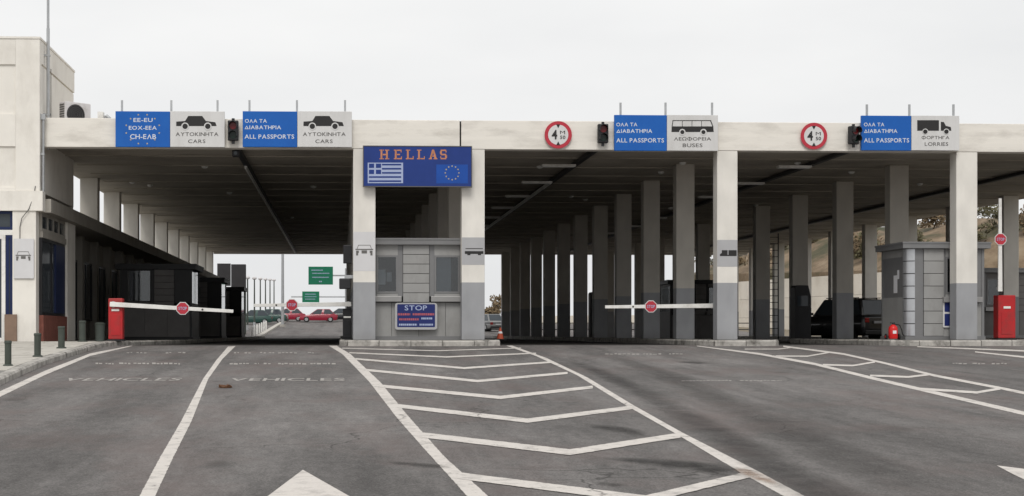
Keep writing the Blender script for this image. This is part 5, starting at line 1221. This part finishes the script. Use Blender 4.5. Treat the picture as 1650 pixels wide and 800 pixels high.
# dark board seen from behind
Yd = 128.0; A = atY(350, 463, Yd); B = atY(396, 425, Yd); t = empty('back_of_sign', ((A.x + B.x) / 2, Yd, zg(Yd)), 'large dark double board on two posts left of the exit road', 'sign board')
mid = (A.x + B.x) / 2 - .05
b = MB(); b.box(A.x, mid - .02, Yd, Yd + .1, A.z + .1, B.z); b.build('panel', 'dark_board', t); b = MB(); b.box(mid + .02, B.x, Yd, Yd + .1, A.z, B.z - .06); b.build('panel', 'dark_board', t)
for xx in (A.x + .4, B.x - .04):
    b = MB(); b.cyl((xx, Yd + .17, zg(Yd) - .1), (xx, Yd + .17, B.z - .1), .06, n=10); b.build('post', 'bollard', t)
def green_sign(x0, x1, y0, y1, Y, xpost, yarm, label, lines, xfar=None):
    A = atY(x0, y1, Y); B = atY(x1, y0, Y); xp = fx(xpost, Y)
    t = empty('direction_sign', (xp, Y, zg(Y)), label, 'sign', 'green road signs beyond the canopy')
    b = MB(); b.box(A.x, B.x, Y, Y + .06, A.z, B.z); pn = b.build('panel', 'sign_green', t, bevel=.01)
    g = sign_fn(Y - .008); b = MB()
    for (s0, s1, yy, h) in lines:
        x = s0
        while x < s1: e = min(s1, x + random.uniform(.8, 1.6)); b.prism([(x, yy), (e, yy), (e, yy - h), (x, yy - h)], g, 0, .003); x = e + .5
    b.build('lettering', 'print_pale_blue', pn, fixn=False)
    za = fz(yarm, (x0 + x1) / 2, Y); xf = fx(xfar, Y) if xfar else A.x + .2
    b = MB(); b.cyl((xf, Y + .14, za), (xp, Y + .14, za), .07, n=10); b.build('arm', 'galv', t)
    b = MB(); b.cyl((xp, Y + .14, zg(Y) - .1), (xp, Y + .14, za + .6), .12, n=12); b.build('post', 'galv', t)
green_sign(497, 536.5, 430, 459, 132, 558, 444, 'larger green road sign on an arm behind the left booth pillar', [(502, 520, 436.5, 1.6), (503, 531, 441.5, 1.4), (503, 530, 448, 1.6), (514, 519, 455, 2)])
green_sign(487, 514.5, 470, 487.5, 162, 566, 478.5, 'smaller distant green road sign on a long arm above the parked cars', [(492, 509, 475, 1.3), (491, 510, 479, 1.1), (492, 508, 483, 1.2)], xfar=469)
# white kerb posts and kerb of the exit road
for i in range(7):
    Y = 122 + i * 3.2; p = Vector((-7.0 + .03 * i, Y, zg(Y))); b = MB(); b.lathe(p, [(.07, -.02), (.07, .78), (.045, .84)], 12); tag(b.build('white_post', 'white_metal', smooth=True), 'white marker post, %s of the exit road kerb row counted from the canopy' % ('first', 'second', 'third', 'fourth', 'fifth', 'sixth', 'seventh')[i], 'post', 'white posts along the exit road')
b = MB()
b.add([(-6.6, 119.3, zg(119.3)), (-6.2, 119.3, zg(119.3)), (-6.2, 200, zg(200)), (-6.6, 200, zg(200)), (-6.6, 119.3, zg(119.3) + .15), (-6.2, 119.3, zg(119.3) + .15), (-6.2, 200, zg(200) + .15), (-6.6, 200, zg(200) + .15)], [(0, 3, 2, 1), (4, 5, 6, 7), (0, 1, 5, 4), (1, 2, 6, 5), (2, 3, 7, 6), (3, 0, 4, 7)])
tag(b.build('far_kerb', 'paving'), kind='structure')
# black gate pillar at the canopy exit
p = Vector((fx(381.5, 112), 112.0, .13)); t = empty('equipment_post', tuple(p), 'squat black equipment post at the canopy exit beside the car lane', 'equipment post'); b = MB(); b.box(p.x - .22, p.x + .22, 112, 112.4, .13, 2.05); b.build('case', 'black_metal', t, bevel=.03); b = MB(); b.box(p.x - .27, p.x + .27, 111.95, 112.45, 2.052, 2.12); b.build('cap', 'black_metal', t)

# dark equipment cabinets beside inner pillars
def kiosk(px0, px1, ytop, Y, label):
    x0, x1 = fx(px0, Y), fx(px1, Y); zt = fz(ytop, (px0 + px1) / 2, Y); t = empty('equipment_cabinet', ((x0 + x1) / 2, Y, .0), label, 'cabinet', 'tall black equipment cabinets under the canopy')
    b = MB(); b.prism([(x0, .08), (x1, .08), (x1, zt - .5), (x1 - .12, zt), (x0 + .06, zt), (x0, zt - .1)], lambda a, c, d: (a, Y + d, c), 0, .7); b.build('case', 'black_metal', t, bevel=.02)
    b = MB(); b.box(x0 - .05, x1 + .05, Y - .05, Y + .75, -.01, .079); b.build('base', 'concrete', t)
    b = MB(); b.box(x0 + .1, x1 - .14, Y - .015, Y - .001, zt - .9, zt - .45); b.build('display', 'pane_dark', t)
kiosk(1281, 1307, 460, 66.2, 'tall black equipment cabinet beside the lorry lane pillars near the dark car')
kiosk(951, 973, 471, 84.5, 'tall black equipment cabinet beside an inner pillar of the bus lane')
# steel ladder fixed to an inner pillar
Yl = 80.0; A = atY(1239, 535, Yl); t = empty('steel_ladder', (A.x, Yl, 0), 'dark steel ladder standing against an inner pillar beyond the lorry lane', 'ladder'); xl, xr_ = A.x, A.x + .5
for xx in (xl, xr_): b = MB(); b.box(xx - .025, xx + .025, Yl, Yl + .06, 0, 5.6); b.build('rail', 'black_metal', t)
for k in range(16): b = MB(); b.cyl((xl + .026, Yl + .03, .3 + k * .34), (xr_ - .026, Yl + .03, .3 + k * .34), .018, n=8); b.build('rung', 'black_metal', t)
# pipe railing behind the canopy
t = empty('pipe_railing', (22, 121, 0), 'dark two bar pipe railing across the rear of the canopy', 'railing')
for z in (.62, 1.12): b = MB(); b.cyl((8.5, 121, z + zg(121)), (33, 121, z + zg(121)), .035, n=8); b.build('rail', 'black_metal', t)
for k in range(13): x = 8.5 + k * 2.04; b = MB(); b.cyl((x, 121.0, 0), (x, 121.0, 1.2 + zg(121)), .03, n=8); b.build('post', 'black_metal', t)

# retaining walls: concrete panels with joints
def panel_wall(name, label, p, q, z0, h0, h1, pw):
    t = empty(name, (p[0], p[1], z0), label, 'wall'); d = Vector((q[0] - p[0], q[1] - p[1], 0)); L = d.length; d.normalize(); nn = Vector((-d.y, d.x, 0)); n = max(1, int(L / pw))
    for i in range(n):
        a = Vector((p[0], p[1], 0)) + d * (L * i / n + .015); c = Vector((p[0], p[1], 0)) + d * (L * (i + 1) / n - .015)
        rows_ = 3 if h0 > 3 else 1
        for r_ in range(rows_):
            ha = z0 + h0 * r_ / rows_ + (.012 if r_ else 0); hb_ = z0 + (h0 + (h1 - h0) * (i + .5) / n) * (r_ + 1) / rows_
            b = MB(); V = [v + nn * o for z_ in (ha, hb_ - .012) for v, o in ((a, 0), (c, 0), (c, .3), (a, .3)) for v in (Vector((v.x, v.y, z_)),)]
            b.add(V, [(0, 3, 2, 1), (4, 5, 6, 7), (0, 1, 5, 4), (1, 2, 6, 5), (2, 3, 7, 6), (3, 0, 4, 7)]); b.build('wall_panel', 'retaining', t)
    return t
panel_wall('retaining_wall', 'tall cream concrete retaining wall at the foot of the brown hillside', (36.5, 165), (47.0, 120), .1, 5.4, 5.4, 3.1)
panel_wall('boundary_wall', 'low cream boundary wall behind the canopy beyond the bus lane', (17, 165.5), (36.3, 165.5), 1.2, 1.0, 1.2, 3.4)

# hillside
import mathutils.noise as mn
b = MB(); nx, ny = 50, 66; V = []
def foot(y):
    if y > 165: return .2225 * y
    if y > 120: return 37.0 + (165 - y) * .2333
    return 47.5
def hill_z(x, y):
    d = x - foot(y); k = min(1, max(0, d) / 6)
    base = (5.0 if y > 120 else 5.0 * max(0, (y - 112) / 8)) * min(1, max(0, d) / .7)
    h = base + min(1.0, max(0, d) / 11.0) * (5.0 if y > 112 else 8.5) + (1.3 * mn.noise(Vector((d * .12, y * .08, 3))) + .7 * mn.noise(Vector((d * .35, y * .3, 8)))) * k
    return zg(y) + min(h, 11.0) - (1.0 if d <= 0 else 0)
for j in range(ny):
    y = 44 + j * 3.0
    for i in range(nx):
        d = -.3 + (i * .35 if i < 4 else 1.4 + (i - 4) * 1.3); V.append((foot(y) + d, y, hill_z(foot(y) + d, y)))
b.add(V, [(j * nx + i, j * nx + i + 1, (j + 1) * nx + i + 1, (j + 1) * nx + i) for j in range(ny - 1) for i in range(nx - 1)])
hill = tag(b.build('hillside', 'hillside', smooth=True, fixn=False), kind='structure')
def shrub(p, rx, rz_, n, label, group, m='leaf_a'):
    t = empty('shrub', tuple(p), label, 'shrub', group)
    b = MB()
    for k in range(5):
        a = random.uniform(0, 6.28); e = p + Vector((math.cos(a) * rx * .5, math.sin(a) * rx * .5, rz_ * random.uniform(.7, 1.1))); b.cyl(p - Vector((0, 0, .1)), e, .05, .015, n=5)
    b.build('stem', 'bark', t); b = MB()
    cl = [(Vector((random.gauss(0, .42) * rx, random.gauss(0, .42) * rx, rz_ * random.uniform(.35, 1.25))), rx * random.uniform(.3, .5)) for _ in range(9)]
    for _ in range(n):
        c, r_ = random.choice(cl); v = Vector((random.gauss(0, 1), random.gauss(0, 1), random.gauss(0, 1))).normalized() * r_ * random.uniform(.5, 1.05); q = p + c + v
        u = Vector((random.gauss(0, 1), random.gauss(0, 1), random.gauss(0, 1))).normalized(); w_ = u.orthogonal().normalized(); s = random.uniform(.09, .18)
        b.add([q - u * s * 1.4, q + w_ * s * .7, q + u * s * 1.4, q - w_ * s * .7], [(0, 1, 2, 3)])
    b.build('crown', m, t, fixn=False); return t
for k in range(44):
    y = random.uniform(66, 172); d = random.uniform(1.5, 15); x = foot(y) + d
    shrub(Vector((x, y, hill_z(x, y) - .1)), random.uniform(.9, 1.9), random.uniform(.8, 1.7), 420, 'olive brown scrub bush growing on the hillside' if k % 2 else 'dull green scrub bush growing on the hillside', 'brown scrub bushes on the hillside' if k % 2 else 'green scrub bushes on the hillside', 'leaf_b' if k % 2 else 'leaf_a')
for px, Y, r_, h, lb in ((789, 168, 1.3, 1.5, 'lower brown bush beyond the bus lane exit'), (798, 172, 1.5, 2.2, 'taller brown bush beyond the bus lane exit')):
    shrub(far(px, Y), r_, h, 500, lb, 'bushes beyond the bus lane exit', 'leaf_b')

for o in bpy.data.objects:      # flat print too small to pick apart letter by letter
    nm = o.name.split('.')[0]
    if nm in ('lettering', 'red_lettering', 'figures', 'star_ring', 'hanger', 'fan_guard', 'flag_stripes', 'wheel_arch_print', 'wheel_print'): o['kind'] = 'stuff'
